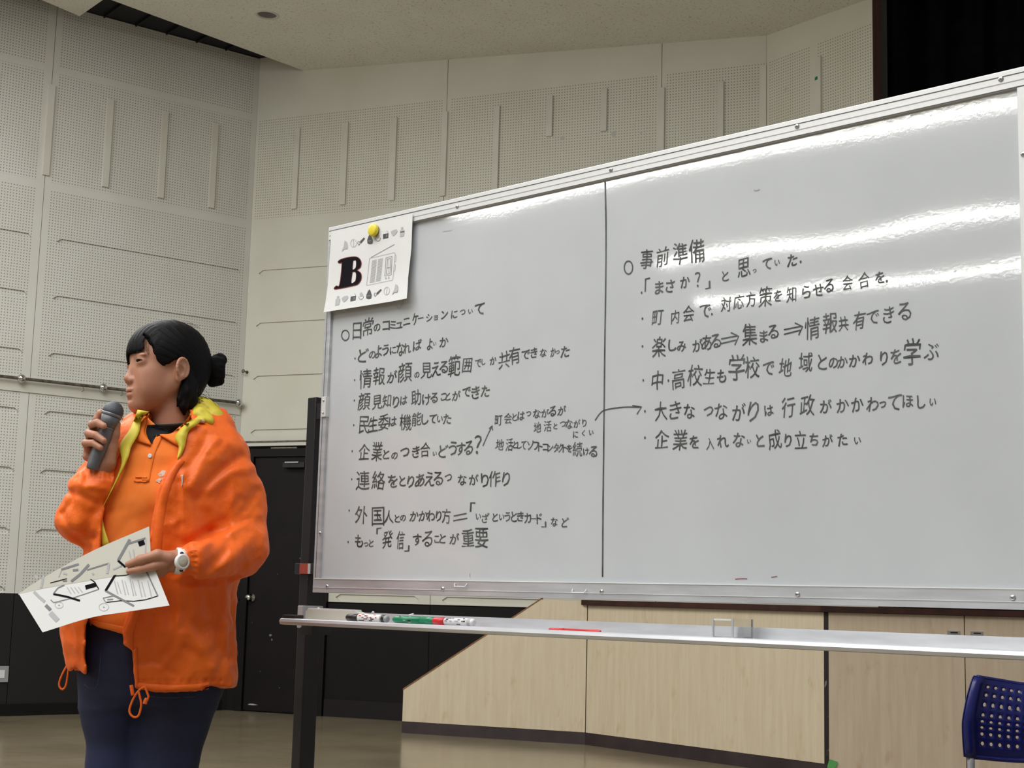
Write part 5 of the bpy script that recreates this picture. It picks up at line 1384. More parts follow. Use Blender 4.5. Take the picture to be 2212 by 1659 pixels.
SHIRT = [(905, 378, 66, .052, .0), (925, 372, 95, .066, .0), (950, 368, 112, .080, -.004), (990, 362, 118, .096, -.008), (1050, 352, 120, .106, -.012), (1120, 342, 122, .110, -.010),
         (1200, 330, 128, .110, -.004), (1290, 318, 138, .112, .0), (1372, 306, 140, .114, .0)]
lo_ = P3(110, 1400, -.32); hi_ = P3(480, 880, .16)
g = SDF((P3(130, 1400, 0)[0], YP - .20, P3(300, 1400, 0)[2]), (P3(520, 900, 0)[0], YP + .16, P3(300, 880, 0)[2]), .0042)
loft(g, SHIRT, 0)
g.ell(P3(345, 1075, -.085), (.055, .04, .045), .04)      # bust
g.ell(P3(262, 1075, -.055), (.045, .04, .045), .04)
g.cone(P3(300, 960, -.02), P3(440, 950, .03), .05, .05, .03)
R_ = random.Random(3)
for pts, w, a in (([(225, 1200), (290, 1120), (340, 1110)], 14, .003), ([(330, 1060), (300, 1095), (240, 1110)], 9, .002), ([(352, 1010), (350, 1060), (338, 1100)], 12, .003),
                  ([(250, 1010), (256, 1060), (240, 1100)], 10, .003), ([(318, 940), (300, 990), (285, 1030)], 8, .002), ([(200, 1345), (265, 1352), (300, 1372)], 6, .003), ([(230, 1330), (290, 1310)], 9, .004)):
    g.crease([P3(p[0], p[1], -.10) for p in pts], w * KP, a)
# neck opening
g.put((-.95, 3.0, 1.2), (-.6, 3.6, 1.5), px_region([(322, 905), (340, 921), (372, 927), (402, 916), (412, 898), (425, 860), (310, 860)]), .004, 'cut', 0)
# hem line
HEMS = px_region([(100, 1300), (186, 1330), (205, 1352), (265, 1370), (320, 1380), (470, 1376), (560, 1376), (560, 1500), (100, 1500)])
g.put((-1.2, 3.0, .7), (-.4, 3.8, 1.0), HEMS, .002, 'cut', 0)
SH = g
Vs, Qs = g.mesh(); Vs = relax(Vs, Qs, 1, .4); shirt = np_obj('polo_shirt', Vs, Qs, mat['polo'], person)
def sampler(g):
    def fn(P):
        q = (np.asarray(P) - g.lo) / g.h; i = np.floor(q).astype(int); i = np.clip(i, 0, np.array(g.n) - 2); f = q - i; r = 0
        for a in (0, 1):
            for b in (0, 1):
                for c in (0, 1):
                    w = (f[..., 0] if a else 1 - f[..., 0]) * (f[..., 1] if b else 1 - f[..., 1]) * (f[..., 2] if c else 1 - f[..., 2])
                    r = r + w * g.F[i[..., 0] + a, i[..., 1] + b, i[..., 2] + c]
        return r
    return fn
def front(g, u, v, lift=.0015, d0=-.34, d1=.15):
    """nearest surface point of a garment seen at a photo pixel"""
    s = np.linspace(d0, d1, 260); P = np.array([P3(u, v, d) for d in s])
    ok = ((P > g.lo + g.h) & (P < g.lo + g.h * (np.array(g.n) - 2))).all(1); F_ = sampler(g)(P)
    hit = np.where(ok & (F_ < 0))[0]
    d = s[hit[0]] if len(hit) else -.08
    return P3(u, v, d - lift)
def ribbon(name, L, R, m, parent, n=14, lift=.003, thick=.003, onto=None, bulge=.0, depth=None, across=5):
    """cloth strip between two photo outlines, laid on a garment"""
    def res(pl):
        A = [np.array([p[0], p[1], (p[2] if len(p) > 2 else 0)]) for p in pl]; S_ = spline(A, 8) if len(A) > 2 else [A[0] + (A[1] - A[0]) * t for t in np.linspace(0, 1, 12)]
        idx = np.linspace(0, len(S_) - 1, n); return [S_[int(i)] * (1 - (i % 1)) + S_[min(int(i) + 1, len(S_) - 1)] * (i % 1) for i in idx]
    l, r = res(L), res(R); V = []; F = []
    for a, b in zip(l, r):
        for k in range(across):
            t_ = k / (across - 1); q = a * (1 - t_) + b * t_; lf = lift + q[2] + bulge * 4 * t_ * (1 - t_)
            if onto is not None: p = front(onto, q[0], q[1], lf)
            else: p = P3(q[0], q[1], depth - lf)
            V.append(p)
    m_ = len(V); V = V + [p + np.array([0, thick, 0]) for p in V]; c = across
    for i in range(n - 1):
        for k in range(c - 1):
            a = i * c + k; F += [(a, a + c, a + c + 1, a + 1), (a + m_, a + 1 + m_, a + c + 1 + m_, a + c + m_)]
        a = i * c; F.append((a, a + m_, a + c + m_, a + c)); a = i * c + c - 1; F.append((a, a + c, a + c + m_, a + m_))
    for k in range(c - 1): F.append((k, k + 1, k + 1 + m_, k + m_)); a = (n - 1) * c + k; F.append((a, a + m_, a + 1 + m_, a + 1))
    o = mesh_obj(name, V, F, m, parent, True, True); fix_normals(o); return o
# undershirt at the neck
g = SDF((P3(300, 960, 0)[0], YP - .14, P3(300, 990, 0)[2]), (P3(445, 960, 0)[0], YP + .08, P3(300, 880, 0)[2]), .003)
g.cone(P3(372, 985, -.01), P3(368, 928, -.006), .060, .0535, .01)
g.put((-1, 3, 1), (-.5, 3.7, 1.6), px_region([(300, 905), (322, 905), (345, 921), (372, 926), (398, 914), (410, 898), (445, 880), (445, 850), (300, 850)]), .003, 'cut', 0)
US = g
Vs, Qs = g.mesh(); np_obj('undershirt', Vs, Qs, mat['undershirt'], person)
# polo collar, placket, button, chest marks
ribbon('collar', [(412, 893), (398, 912), (372, 935), (345, 938)], [(414, 915), (412, 942), (394, 966), (346, 941)], mat['polo'], shirt, onto=SH, lift=.007, bulge=.004, thick=.003)
ribbon('collar', [(322, 893), (315, 915), (312, 935), (326, 958)], [(304, 912), (296, 935), (293, 950), (324, 962)], mat['polo'], shirt, onto=SH, lift=.007, bulge=.003, thick=.003)
# dark V of the undershirt
ribbon('neck_opening', [(318, 918), (316, 936), (326, 957), (328, 960)], [(396, 914), (368, 936), (340, 938), (329, 961)], mat['undershirt'], shirt, onto=SH, lift=.0035, thick=.001)
ribbon('placket', [(338, 940), (322, 972), (312, 1005), (306, 1040)], [(352, 941), (336, 976), (328, 1008), (322, 1040)], mat['polo'], shirt, onto=SH, lift=.0032, thick=.002)
p = front(SH, 324, 985, .0035); lathe('button', [(0, .0050), (.0012, .0052), (.0018, .0040), (.0012, .0015)], p, (-.2, -1, .1), mat['white_plastic'], shirt, 14)
def decal(name, pts, m, onto, parent, lift=.0022):
    V = [front(onto, u, v, lift) for u, v in pts]; c = np.mean(V, 0); n = len(V)
    return mesh_obj(name, V + [c], [(i, (i + 1) % n, n) for i in range(n)], m, parent, False, True)
for pts in ([(341, 1024), (350, 1016), (361, 1017), (363, 1026), (352, 1029), (343, 1030)], [(336, 1038), (344, 1033), (350, 1034), (346, 1040), (338, 1041)], [(350, 1033), (356, 1033), (356, 1040), (349, 1041)], [(341, 1036), (345, 1036), (346, 1043), (342, 1043)]):
    decal('chest_mark', pts, mat['thread'], SH, shirt)
for v in (1029, 1038): ribbon('pocket_fold', [(292 - (v - 1029) * .4, v), (318, v + 1)], [(292, v + 2.2), (316, v + 3)], mat['polo'], shirt, onto=SH, lift=.0045, thick=.003)
ribbon('hem_band', [(190, 1338), (230, 1346), (268, 1354), (300, 1358)], [(196, 1352), (230, 1362), (268, 1370), (300, 1374)], mat['polo'], shirt, onto=SH, lift=.004, thick=.002)

# ---- jacket
JT = [(888, 392, 72, .058, .01), (905, 392, 98, .074, .008), (930, 392, 116, .092, .004), (960, 390, 128, .108, .0), (1000, 382, 136, .122, -.004), (1060, 375, 143, .134, -.008), (1150, 362, 150, .140, -.008),
      (1230, 348, 160, .140, -.004), (1320, 326, 176, .142, .0), (1400, 328, 172, .140, .0), (1450, 334, 165, .134, .0), (1500, 338, 155, .126, .0)]
g = SDF((P3(85, 1400, .05)[0], YP - .33, P3(300, 1515, 0)[2]), (P3(600, 1400, 0)[0], YP + .20, P3(300, 870, 0)[2]), .0040)
loft(g, JT, 0)
g.cone(P3(330, 925, .01), P3(455, 925, .03), .045, .048, .03)       # shoulders
# left arm (right of the picture): puffed sleeve
g.chain(Q3([(482, 995, .02), (498, 1080, .01), (515, 1178, -.02)]), [.066, .071, .064], .03)
g.chain(Q3([(515, 1180, -.02), (468, 1205, -.10), (425, 1210, dh + .035)]), [.064, .044, .038], .02)
g.cone(P3(425, 1210, dh + .035), P3(399, 1212, dh + .022), .036, .0285, .008)
# right arm (left of the picture)
g.chain(Q3([(288, 975, -.01), (235, 1040, -.04), (180, 1118, -.08)]), [.060, .060, .056], .03)
g.chain(Q3([(182, 1115, -.08), (192, 1062, -.10), (214, 1036, dm + .03)]), [.057, .046, .036], .02)
g.cone(P3(214, 1036, dm + .03), P3(217, 1014, dm + .026), .036, .0285, .008)
# hollow it: the shirt's space, then the open front
def hollow(X, Y, Z):
    return None
inner = SDF(tuple(g.lo), tuple(g.lo + g.h * (np.array(g.n) - 1)), g.h)
loft(inner, [(v, u - 2, a - 38, b - .034, dy) for v, u, a, b, dy in JT] , 0)
inner.F = inner.F[:g.n[0], :g.n[1], :g.n[2]]
OPEN = [(300, 878), (292, 905), (272, 945), (257, 975), (246, 1030), (228, 1085), (216, 1130), (214, 1180), (206, 1260), (192, 1320), (184, 1350), (183, 1400), (184, 1470), (182, 1530), (287, 1530),
        (290, 1480), (286, 1406), (266, 1392), (264, 1366), (280, 1330), (296, 1270), (312, 1215), (322, 1170), (329, 1120), (343, 1063), (358, 1022), (384, 992), (398, 945), (410, 905), (405, 870)]
op = px_region(OPEN)
def opening(X, Y, Z):
    d = op(X, Y, Z); return np.maximum(d, (Y - f32(YP - .01)))
g.F = np.maximum(g.F, -inner.F)                                  # shell
g.put(g.lo, g.lo + g.h * np.array(g.n), opening, .003, 'cut', 0)
# neck hole and hem
g.put((-1.2, 3.0, 1.2), (-.4, 3.8, 1.6), px_region([(296, 885), (318, 885), (405, 885), (420, 862), (420, 840), (290, 840)]), .004, 'cut', 0)
HEM = px_region([(90, 1440), (150, 1447), (165, 1436), (180, 1450), (240, 1500), (290, 1488), (330, 1494), (380, 1495), (430, 1489), (492, 1482), (620, 1470), (620, 1560), (90, 1560)])
g.put(g.lo, g.lo + np.array([1, 1, .12]), HEM, .004, 'cut', 0)
for cell, amp, sd in (((.07, .07, .11), .0058, 1), ((.036, .036, .052), .0034, 2), ((.018, .018, .024), .0012, 3)):
    nz_ = noise3(g, cell, sd); g.F += f32(amp) * (np.abs(nz_) - f32(.6))
# folds read from the photograph: valleys (+) and ridges (-)
def folds(lst, dy):
    for pts, w, a in lst:
        Q_ = []
        for p, q in zip(pts[:-1], pts[1:]):
            n_ = max(1, int(math.hypot(q[0] - p[0], q[1] - p[1]) / 14))
            for k in range(n_): Q_.append((p[0] + (q[0] - p[0]) * k / n_, p[1] + (q[1] - p[1]) * k / n_))
        Q_.append(pts[-1])
        g.crease([front(g, p[0], p[1], 0, -.32, .12) for p in Q_], w * KP, a * 1.6e-3)
folds([([(424, 1078), (440, 1110), (448, 1150)], 12, 6), ([(448, 1150), (425, 1165), (400, 1175)], 10, 5), ([(455, 1148), (500, 1138), (540, 1120)], 8, 6), ([(440, 1150), (490, 1120), (520, 1080)], 9, 4),
       ([(424, 1078), (470, 1020), (520, 985)], 9, 5), ([(415, 1050), (450, 1000), (490, 965)], 12, -4), ([(450, 1060), (500, 1020), (545, 1010)], 10, -4), ([(555, 1060), (530, 1100), (490, 1135)], 9, 5), ([(560, 1110), (530, 1130), (500, 1150)], 8, -4),
       ([(500, 1170), (478, 1200), (440, 1235)], 10, 4), ([(540, 1165), (510, 1200), (480, 1225)], 12, -3), ([(450, 1175), (430, 1190), (405, 1190)], 7, -3), ([(560, 1190), (540, 1215), (500, 1232)], 9, 3)], -.05)
folds([([(400, 1190), (412, 1240), (410, 1260)], 9, 6), ([(372, 1245), (370, 1300), (366, 1480)], 10, 4), ([(395, 1262), (410, 1300), (400, 1340)], 10, 3), ([(440, 1262), (450, 1310), (470, 1360), (480, 1420)], 11, 4),
       ([(330, 1330), (330, 1390), (318, 1420)], 9, 4), ([(400, 1400), (430, 1420), (440, 1470)], 9, 4), ([(350, 1440), (380, 1410), (395, 1370)], 9, -4), ([(460, 1440), (480, 1400), (488, 1350)], 10, -4), ([(300, 1430), (330, 1425), (380, 1460)], 8, 3),
       ([(420, 1345), (430, 1365), (455, 1350)], 8, 5), ([(500, 1250), (496, 1330), (498, 1420)], 7, 3), ([(420, 1250), (460, 1256), (510, 1245)], 8, 6)], -.10)
folds([([(385, 1040), (388, 1120), (380, 1200)], 8, 4), ([(400, 1000), (392, 1060), (393, 1120)], 8, -3), ([(345, 1120), (352, 1180), (345, 1260)], 8, -3), ([(366, 1110), (372, 1160), (370, 1190)], 7, 3), ([(445, 940), (430, 980), (400, 1010)], 9, 4), ([(470, 950), (440, 985), (422, 1040)], 8, -3)], -.12)
folds([([(140, 1060), (175, 1070), (205, 1085)], 7, 5), ([(150, 1040), (190, 1050), (225, 1055)], 7, -4), ([(135, 1110), (150, 1150), (180, 1175)], 8, 4), ([(225, 1080), (200, 1110), (185, 1150)], 9, 4), ([(182, 1045), (186, 1035), (184, 1020)], 6, 4),
       ([(145, 1080), (148, 1110), (152, 1150)], 7, -4), ([(170, 1160), (200, 1160), (225, 1170)], 8, 5), ([(160, 1060), (150, 1090), (135, 1110)], 6, 3)], -.14)
for (c0, n1) in (((216, 1026), 7), ):
    for i in range(n1):
        u = 190 + i * 9.5; folds([([(u, 1014), (u + (u - 216) * .12, 1034)], 2.6, 3)], -.15)
for i in range(6):
    v = 1186 + i * 10; folds([([(402, v + (v - 1212) * -.1), (424, v + (v - 1212) * .25)], 2.8, 3)], -.22)
for i in range(9):
    v = 1010 + i * 27; uu = np.interp(v, [1020, 1063, 1121, 1177, 1250], [362, 347, 333, 328, 318]); folds([([(uu, v), (uu + 16, v - 5)], 3, 1.6)], -.13)
for i in range(12):
    u = 295 + i * 16.5; folds([([(u, 1470), (u + 3, 1496)], 3.2, 2.2)], -.11)
JK = g
Vj, Qj = g.mesh(); Vj = relax(Vj, Qj, 1, .2); jacket = np_obj('rain_jacket', Vj, Qj, mat['nylon'], person)
# storm flap along the open edge
ribbon('zip_flap', [(386, 990), (362, 1020), (347, 1060), (332, 1120), (325, 1215)], [(398, 996), (380, 1024), (366, 1062), (354, 1120), (345, 1216)], mat['nylon'], jacket, onto=JK, lift=.003, bulge=.004, thick=.003)
ribbon('zip_flap', [(300, 1262), (284, 1320), (266, 1366), (267, 1392)], [(318, 1262), (304, 1320), (288, 1366), (288, 1404)], mat['nylon'], jacket, onto=JK, lift=.003, bulge=.003, thick=.003)
ribbon('zip_flap', [(288, 1404), (288, 1440), (290, 1486)], [(296, 1400), (297, 1440), (299, 1486)], mat['nylon'], jacket, onto=JK, lift=.004, bulge=.003, thick=.003)
ribbon('hem_band', [(290, 1472), (340, 1478), (400, 1479), (452, 1474)], [(291, 1490), (340, 1495), (400, 1495), (450, 1489)], mat['nylon'], jacket, onto=JK, lift=.003, bulge=.003, thick=.002, n=24)
ribbon('reflective_tab', [(390, 1026), (392, 1040), (392, 1050)], [(396, 1025), (395, 1040), (393, 1051)], mat['thread'], jacket, onto=JK, lift=.003, thick=.0012)
# yellow lining turned out along the front and the hood behind the neck
ribbon('lining_strip', [(297, 885, .01), (290, 905, .01), (280, 928, .01), (258, 962, .012), (263, 998, .012), (250, 1036, .012), (234, 1070, .01), (215, 1112, .008), (215, 1150, .006), (219, 1186, .004)],
       [(322, 889, .008), (306, 905, .01), (300, 935, .01), (283, 965, .012), (278, 985, .012), (262, 1022, .010), (240, 1064, .010), (222, 1100, .008), (224, 1135, .006), (238, 1180, .004)], mat['lining'], jacket, n=30, onto=SH, lift=.010, bulge=.004, thick=.002)
ribbon('lining_strip', [(413, 905, .02), (398, 918, .018), (383, 934, .015), (378, 948, .012), (386, 965, .010), (382, 990, .008)], [(436, 906, .03), (425, 918, .026), (408, 930, .022), (402, 950, .018), (398, 968, .014), (386, 994, .008)],
       mat['lining'], jacket, n=22, onto=SH, lift=.016, bulge=.007, thick=.003)
g = SDF((P3(395, 950, 0)[0], YP - .14, P3(400, 950, 0)[2]), (P3(510, 950, 0)[0], YP + .18, P3(400, 850, 0)[2]), .0028)
g.chain(Q3([(420, 872, .03), (440, 884, .015), (462, 904, .0), (476, 920, -.01)]), [.018, .023, .020, .009], .02)
g.chain(Q3([(416, 890, .0), (432, 898, -.03), (452, 908, -.04)]), [.012, .017, .013], .015)
g.chain(Q3([(428, 872, .06), (452, 894, .05), (478, 918, .03)]), [.018, .024, .012], .02)
g.chain(Q3([(415, 905, -.045), (425, 910, -.052), (438, 908, -.055)]), [.006, .008, .006], .006)
for pts, w, a in (([(420, 905, -.05), (440, 890, -.03), (455, 880, 0)], 4, .003), ([(424, 885, -.03), (450, 896, -.05), (470, 914, -.04)], 4.5, .004), ([(428, 868, 0), (446, 882, -.02), (466, 900, -.03)], 4, .003), ([(413, 880, -.02), (422, 900, -.04)], 3.5, .003)):
    g.crease([P3(*p) for p in pts], w * KP, a)
HD = g
Vx, Qx = g.mesh(); Vx = relax(Vx, Qx, 1, .4); hood = np_obj('hood_lining', Vx, Qx, mat['lining'], jacket)
tube('toggle', [front(HD, 424, 907, .004), front(HD, 434, 909, .004), front(HD, 442, 911, .004)], .0036, mat['thread'], hood, 8)
# orange outside of the collar on her right side
g = SDF((P3(255, 960, 0)[0], YP - .16, P3(300, 985, 0)[2]), (P3(330, 960, 0)[0], YP + .10, P3(300, 870, 0)[2]), .0028)
g.chain(Q3([(300, 894, .02), (284, 915, .0), (270, 945, -.03), (262, 975, -.05)]), [.014, .018, .017, .012], .015)
g.crease([P3(298, 890, -.02), P3(280, 925, -.04), P3(268, 960, -.06)], 4 * KP, .002)
Vx, Qx = g.mesh(); np_obj('collar_fold', Vx, Qx, mat['nylon'], jacket)
# drawcords
T4b = lambda pts: [(100 + .2351 * x, 1300 + .2351 * y) for x, y in pts]
def cord(pts, r, name, par, dy=-.145): return tube(name, spline([P3(u, v, dy) for u, v in T4b(pts)], 5), r, mat['nylon'], par, 8)
cord([(300, 575), (255, 545), (210, 562), (165, 630), (125, 720), (120, 775), (150, 805), (180, 770), (195, 690), (210, 600), (262, 560)], .0022, 'drawcord', jacket, -.07)
cord([(260, 615), (290, 612), (325, 628)], .0042, 'cord_knot', jacket, -.075)
cord([(905, 778), (850, 815), (800, 890), (765, 985), (775, 1035), (812, 1060), (850, 1040), (872, 950), (862, 880), (845, 815)], .0024, 'drawcord', jacket)
cord([(905, 778), (925, 830), (938, 870), (925, 905)], .0024, 'drawcord', jacket); cord([(925, 890), (912, 912), (905, 938)], .0046, 'cord_knot', jacket)
cord([(780, 765), (795, 860)], .004, 'cord_end', jacket)

# ---- jeans and shoes
g = SDF((P3(150, 1500, 0)[0] - .02, YP - .20, .03), (P3(520, 1500, 0)[0], YP + .20, P3(300, 1330, 0)[2]), .0062)
loft(g, [(1335, 320, 132, .098, .0), (1400, 328, 146, .112, .0), (1460, 330, 147, .118, .0), (1500, 326, 140, .112, .0), (1522, 322, 132, .100, .0)], 0, .2)
g.chain([P3(240, 1440, -.03), P3(236, 1540, -.035), P3(241, 1660, -.035), P3(240, 1780, -.03), np.array([P3(240, 1800, 0)[0], YP - .01, .06])], [.060, .055, .050, .048, .048], .03)
g.chain([P3(385, 1460, .02), P3(372, 1535, .015), P3(358, 1590, .015), P3(348, 1660, .01), P3(350, 1780, .01), np.array([P3(356, 1800, 0)[0], YP + .03, .06])], [.092, .084, .078, .074, .060, .052], .03)
g.ell(P3(395, 1460, .05), (.075, .08, .07), .04)
for pts, w, a in (([(300, 1400), (298, 1500), (292, 1600), (285, 1720)], 10, .006), ([(215, 1400), (205, 1440), (185, 1455)], 5, .002), ([(330, 1600), (300, 1560), (280, 1520)], 8, .003), ([(460, 1560), (420, 1600), (380, 1640)], 9, .004)):
    g.crease([P3(p[0], p[1], -.10) for p in pts], w * KP, a)
g.put((-1.3, 3, -.1), (0, 4, .1), lambda X, Y, Z: Z - f32(.055) + 0 * X + 0 * Y, 0, 'cut', 0)
JN = g
Vx, Qx = g.mesh(); Vx = relax(Vx, Qx, 1, .3); jeans = np_obj('jeans', Vx, Qx, mat['denim'], person)
def seam(pts): tube('seam', [front(JN, u, v, .0006) for u, v in [(q[0], q[1]) for q in spline([np.array([a, b, 0.]) for a, b in pts], 4)]], .0010, mat['denim_seam'], jeans, 6)
seam([(219, 1400), (216, 1440), (212, 1475), (208, 1483)]); seam([(181, 1478), (194, 1486), (208, 1485)]); seam([(322, 1504), (360, 1507), (420, 1505)])
for (x, y) in ((P3(240, 1800, 0)[0], YP - .01), (P3(356, 1800, 0)[0], YP + .03)):
    g = SDF((x - .12, y - .24, -.005), (x + .08, y + .10, .12), .005)
    g.cone((x, y + .02, .045), (x - .03, y - .12, .035), .043, .038, .02); g.cone((x, y + .02, .05), (x, y, .10), .04, .045, .02)
    g.put((x - .3, y - .4, -.1), (x + .3, y + .3, .1), lambda X, Y, Z: Z + 0 * X + 0 * Y, 0, 'cut', 0)
    g.put((x - .3, y - .4, .09), (x + .3, y + .3, .2), lambda X, Y, Z: f32(.10) - Z + 0 * X + 0 * Y, 0, 'cut', 0)
    Vx, Qx = g.mesh(); np_obj('shoe', Vx, Qx, mat['print_grey'], person)

# ---- watch
wc = P3(389, 1212, dh + .019); ax_ = P3(420, 1214, dh + .03) - P3(360, 1208, dh + .008); ax_ /= np.linalg.norm(ax_)
V = []; F = []; nn = 40
_, wu, ww = frame_from(ax_)
for i in range(nn):
    th = 2 * math.pi * i / nn; rr = .0275 + (.0012 if i % 2 else 0)
    dr_ = math.cos(th) * wu + math.sin(th) * ww
    for (r, t_) in ((rr - .005, -.0105), (rr, -.0095), (rr, .0095), (rr - .005, .0105)): V.append(wc + dr_ * r + ax_ * t_)
for i in range(nn):
    for k in range(4): a = 4 * i + k; b = 4 * i + (k + 1) % 4; c = 4 * ((i + 1) % nn); F.append((a, b, c + (k + 1) % 4, c + k))
wt = mesh_obj('wristwatch', V, F, mat['watch'], person, True, True); fix_normals(wt)
fd = np.array([.75, -.62, .0]); fd -= ax_ * (fd @ ax_) * .35; fd /= np.linalg.norm(fd)
fo = wc + np.array([.006, -.020, -.002])
lathe('watch_case', [(0, .016), (.004, .0175), (.010, .0168), (.012, .014), (.0112, .0115)], fo, fd, mat['watch'], wt, 20)
lathe('watch_dial', [(.0105, .0116), (.0112, .0114), (.0113, .003)], fo, fd, mat['felt'], wt, 20)
for s_ in (-1, 1): lathe('watch_lug', [(0, .004), (.004, .003)], fo + hz * .018 * s_ + fd * .002, fd, mat['black_plastic'], wt, 10)
# ring on the middle finger
rc = P3(213, 928, dm - .010)
V, F = tube_data([P3(213, 921, dm - .018) , P3(216, 929, dm - .012)], .0015, 8)
lathe('finger_ring', [(-.001, .0095), (.001, .0095)], P3(205, 914, dm - .008), P3(210, 913, dm - .020) - P3(199, 917, dm + .004), mat['steel'], person, 16)

# ---- microphone
mA = P3(199, 1014, dm - .004); mB = P3(252, 868, dm + .000); md = mB - mA; Lm = np.linalg.norm(md); md /= Lm
mic = empty('microphone', tuple(mA), 'grey handheld microphone held up in front of the mouth', 'microphone')
sc_ = Lm
lathe('handle', [(0, .0125), (.002, .0138), (.012, .0145), (sc_ * .30, .0158), (sc_ * .62, .0165), (sc_ * .66, .0165)], mA, md, mat['mic'], mic, 28)
lathe('end_cap', [(-.001, .0120), (.010, .0142)], mA, md, mat['mic'], mic, 24)
lathe('collar', [(sc_ * .62, .0168), (sc_ * .655, .0172), (sc_ * .66, .0178), (sc_ * .79, .0222)], mA, md, mat['mic'], mic, 28)
lathe('name_band', [(sc_ * .60, .0169), (sc_ * .615, .0169)], mA, md, mat['mic_band'], mic, 28)
lathe('grille_ring', [(sc_ * .785, .0226), (sc_ * .795, .0236), (sc_ * .815, .0236), (sc_ * .825, .0228)], mA, md, mat['mic_band'], mic, 28)
lathe('grille', [(sc_ * .82, .0225)] + [(sc_ * .84 + sc_ * .16 * math.sin(a), .0232 * math.cos(a) + .0001) for a in np.linspace(0, math.pi / 2, 9)], mA, md, mat['mic_grille'], mic, 28)

# ---- papers in her hand
ld = lambda u: 1284 + (u - 38) * (1233 - 1284) / 297.
def dyU(u, v): return -.2135 + max(0, ld(u) - v) * .00030
def dyL(u, v): return -.2135 - (v - ld(u)) * .00042 + .0
def psheet(name, top, bot, dyf, m, parent, n=24, k=10):
    def along(pl, t):
        S_ = spline([np.array([a, b, 0.]) for a, b in pl], 8); x = t * (len(S_) - 1); i = min(int(x), len(S_) - 2); return S_[i] + (S_[i+1] - S_[i]) * (x - i)
    V = []; F = []
    for j in range(k + 1):
        for i in range(n + 1):
            a = along(top, i / n); b = along(bot, i / n); q = a + (b - a) * j / k; V.append(P3(q[0], q[1], dyf(q[0], q[1])))
    m_ = len(V); V += [p + np.array([0, .0006, 0]) for p in V]
    for j in range(k):
        for i in range(n):
            a = j * (n + 1) + i; F += [(a, a + n + 1, a + n + 2, a + 1), (a + m_, a + 1 + m_, a + n + 2 + m_, a + n + 1 + m_)]
    return mesh_obj(name, V, F, m, parent, True, True)
paper = empty('handout', tuple(P3(200, 1260, -.2)), 'folded white handout with printed arrows and text held open at her waist', 'paper')
upper = psheet('page', [(39, 1283), (90, 1250), (200, 1190), (322, 1137)], [(40, 1285), (100, 1270), (230, 1248), (328, 1232)], dyU, mat['paper_shade'], paper)  # its back-side shading is painted as a darker paper tone
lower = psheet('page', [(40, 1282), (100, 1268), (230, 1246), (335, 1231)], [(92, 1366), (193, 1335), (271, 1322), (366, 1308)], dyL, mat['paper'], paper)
T3c = lambda x, y: (x * .18083, 1100 + y * .18083)
def pstroke(pts, w, dyf, m, parent, name='print'):
    parts = []
    for p, q in zip(pts[:-1], pts[1:]):
        p = np.array(T3c(*p)); q = np.array(T3c(*q)); d = q - p; L = np.linalg.norm(d); nn_ = np.array([-d[1], d[0]]) / L * w * .18083 / 2; k = max(1, int(L / 12)); V = []
        for i in range(k + 1):
            c = p + d * i / k
            for e in (c + nn_, c - nn_): V.append(P3(e[0], e[1], dyf(*e) - .0007))
        parts.append((V, [(2*i, 2*i+2, 2*i+3, 2*i+1) for i in range(k)]))
    V, F = merge(parts); return mesh_obj(name, V, F, m, parent, False, True)
B_, G_, L_ = mat['print'], mat['print_grey'], mat['print_light']
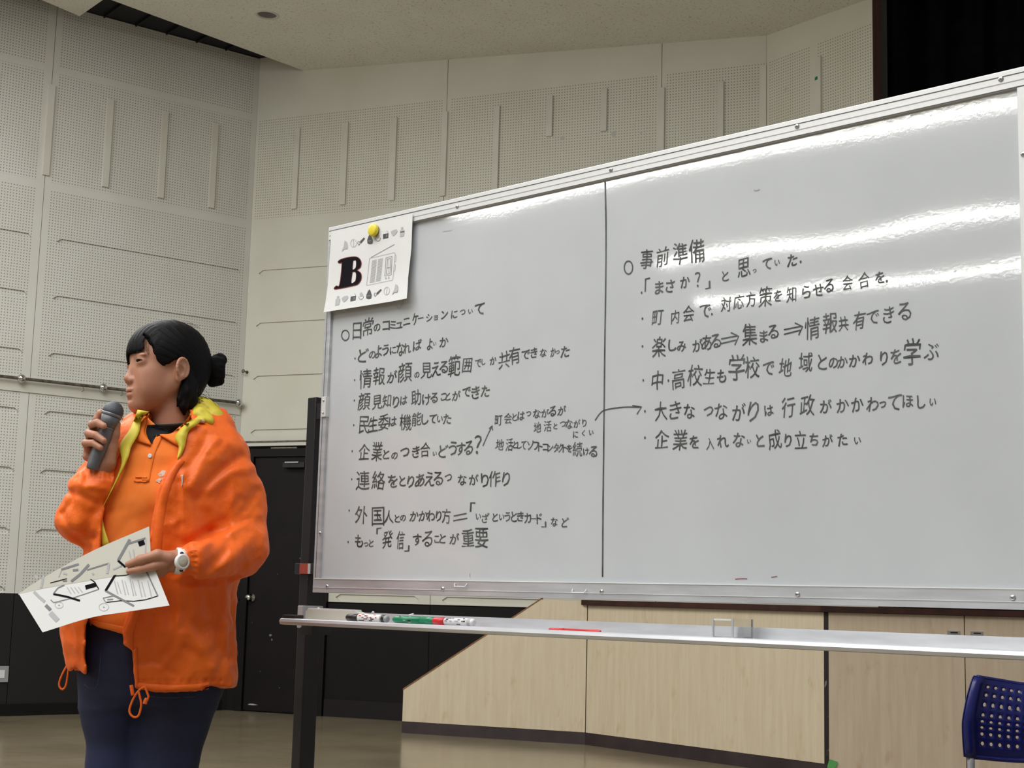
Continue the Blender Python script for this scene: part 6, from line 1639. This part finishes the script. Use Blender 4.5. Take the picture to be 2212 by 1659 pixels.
for pts, w, m_ in (([(1550, 360), (1410, 612)], 32, G_), ([(1408, 612), (1500, 692)], 26, B_), ([(1740, 345), (1530, 412)], 22, G_), ([(1740, 345), (1736, 560)], 14, L_), ([(1655, 418), (1725, 392)], 58, B_), ([(1062, 660), (960, 775), (850, 862)], 30, G_),
                   ([(1040, 725), (1300, 645)], 16, G_), ([(1300, 645), (1280, 770)], 26, L_), ([(730, 720), (940, 655)], 24, G_), ([(735, 722), (700, 810)], 10, L_), ([(870, 730), (935, 722)], 26, G_), ([(600, 880), (800, 828)], 10, B_), ([(1350, 720), (1450, 672), (1440, 690)], 18, L_),
                   ([(430, 790), (436, 830)], 26, L_), ([(520, 790), (490, 940)], 26, L_), ([(755, 762), (800, 775)], 22, L_), ([(750, 858), (800, 852)], 16, G_), ([(1590, 480), (1610, 600)], 14, L_), ([(1540, 500), (1570, 620)], 12, L_), ([(1100, 760), (1120, 780)], 22, L_)):
    pstroke(pts, w, dyU, m_, upper)
for pts, w, m_ in (([(1390, 760), (1260, 975)], 28, B_), ([(1256, 970), (1420, 1060), (1600, 1155)], 24, G_), ([(1380, 797), (1500, 790), (1560, 770)], 10, B_), ([(1752, 750), (1885, 1035)], 16, G_), ([(1885, 1035), (1740, 1080), (1600, 1098), (1440, 1092), (1270, 1112)], 10, B_),
                   ([(1370, 1032), (1230, 1060), (1262, 1112)], 10, G_), ([(1280, 1078), (1350, 1075)], 14, G_), ([(1020, 935), (1150, 898)], 50, B_), ([(1062, 824), (1130, 868), (1180, 955)], 12, B_), ([(1180, 955), (900, 1050), (640, 1115), (605, 1080)], 10, G_), ([(636, 1012), (800, 1045), (955, 1092)], 24, B_),
                   ([(636, 1010), (690, 940), (770, 905)], 14, G_), ([(405, 985), (470, 1050), (535, 1105)], 34, L_), ([(545, 1145), (605, 1205)], 40, G_), ([(600, 1235), (690, 1330)], 60, L_)):
    pstroke(pts, w, dyL, m_, lower)
for i, x in enumerate((1385, 1420, 1470, 1510, 1560, 1600, 1650, 1710, 1760)):
    y0, y1 = 830 + abs(i - 4) * 6, 1010 + i * 6
    if i % 2 == 0: pstroke([(x - 20 + (i * 3), y0), (x + 20 + i * 4, y1)], 12, dyL, L_, lower)
    else: pstroke([(x - 20, y0 + 20), (x + 25, y1 - 10)], 9, dyL, L_, lower)
for i in range(4): pstroke([(800 + i * 45, 930), (850 + i * 45, 1010 - i * 6)], 9, dyL, L_, lower)
for (x, y, r) in ((705, 1145, 48), (1240, 1168, 58)):
    pstroke([(x + r * math.cos(a), y + r * .8 * math.sin(a)) for a in np.linspace(0, 6.28, 14)], 5, dyL, L_, lower); pstroke([(x - 8, y), (x + 8, y + 2)], 10, dyL, G_, lower)
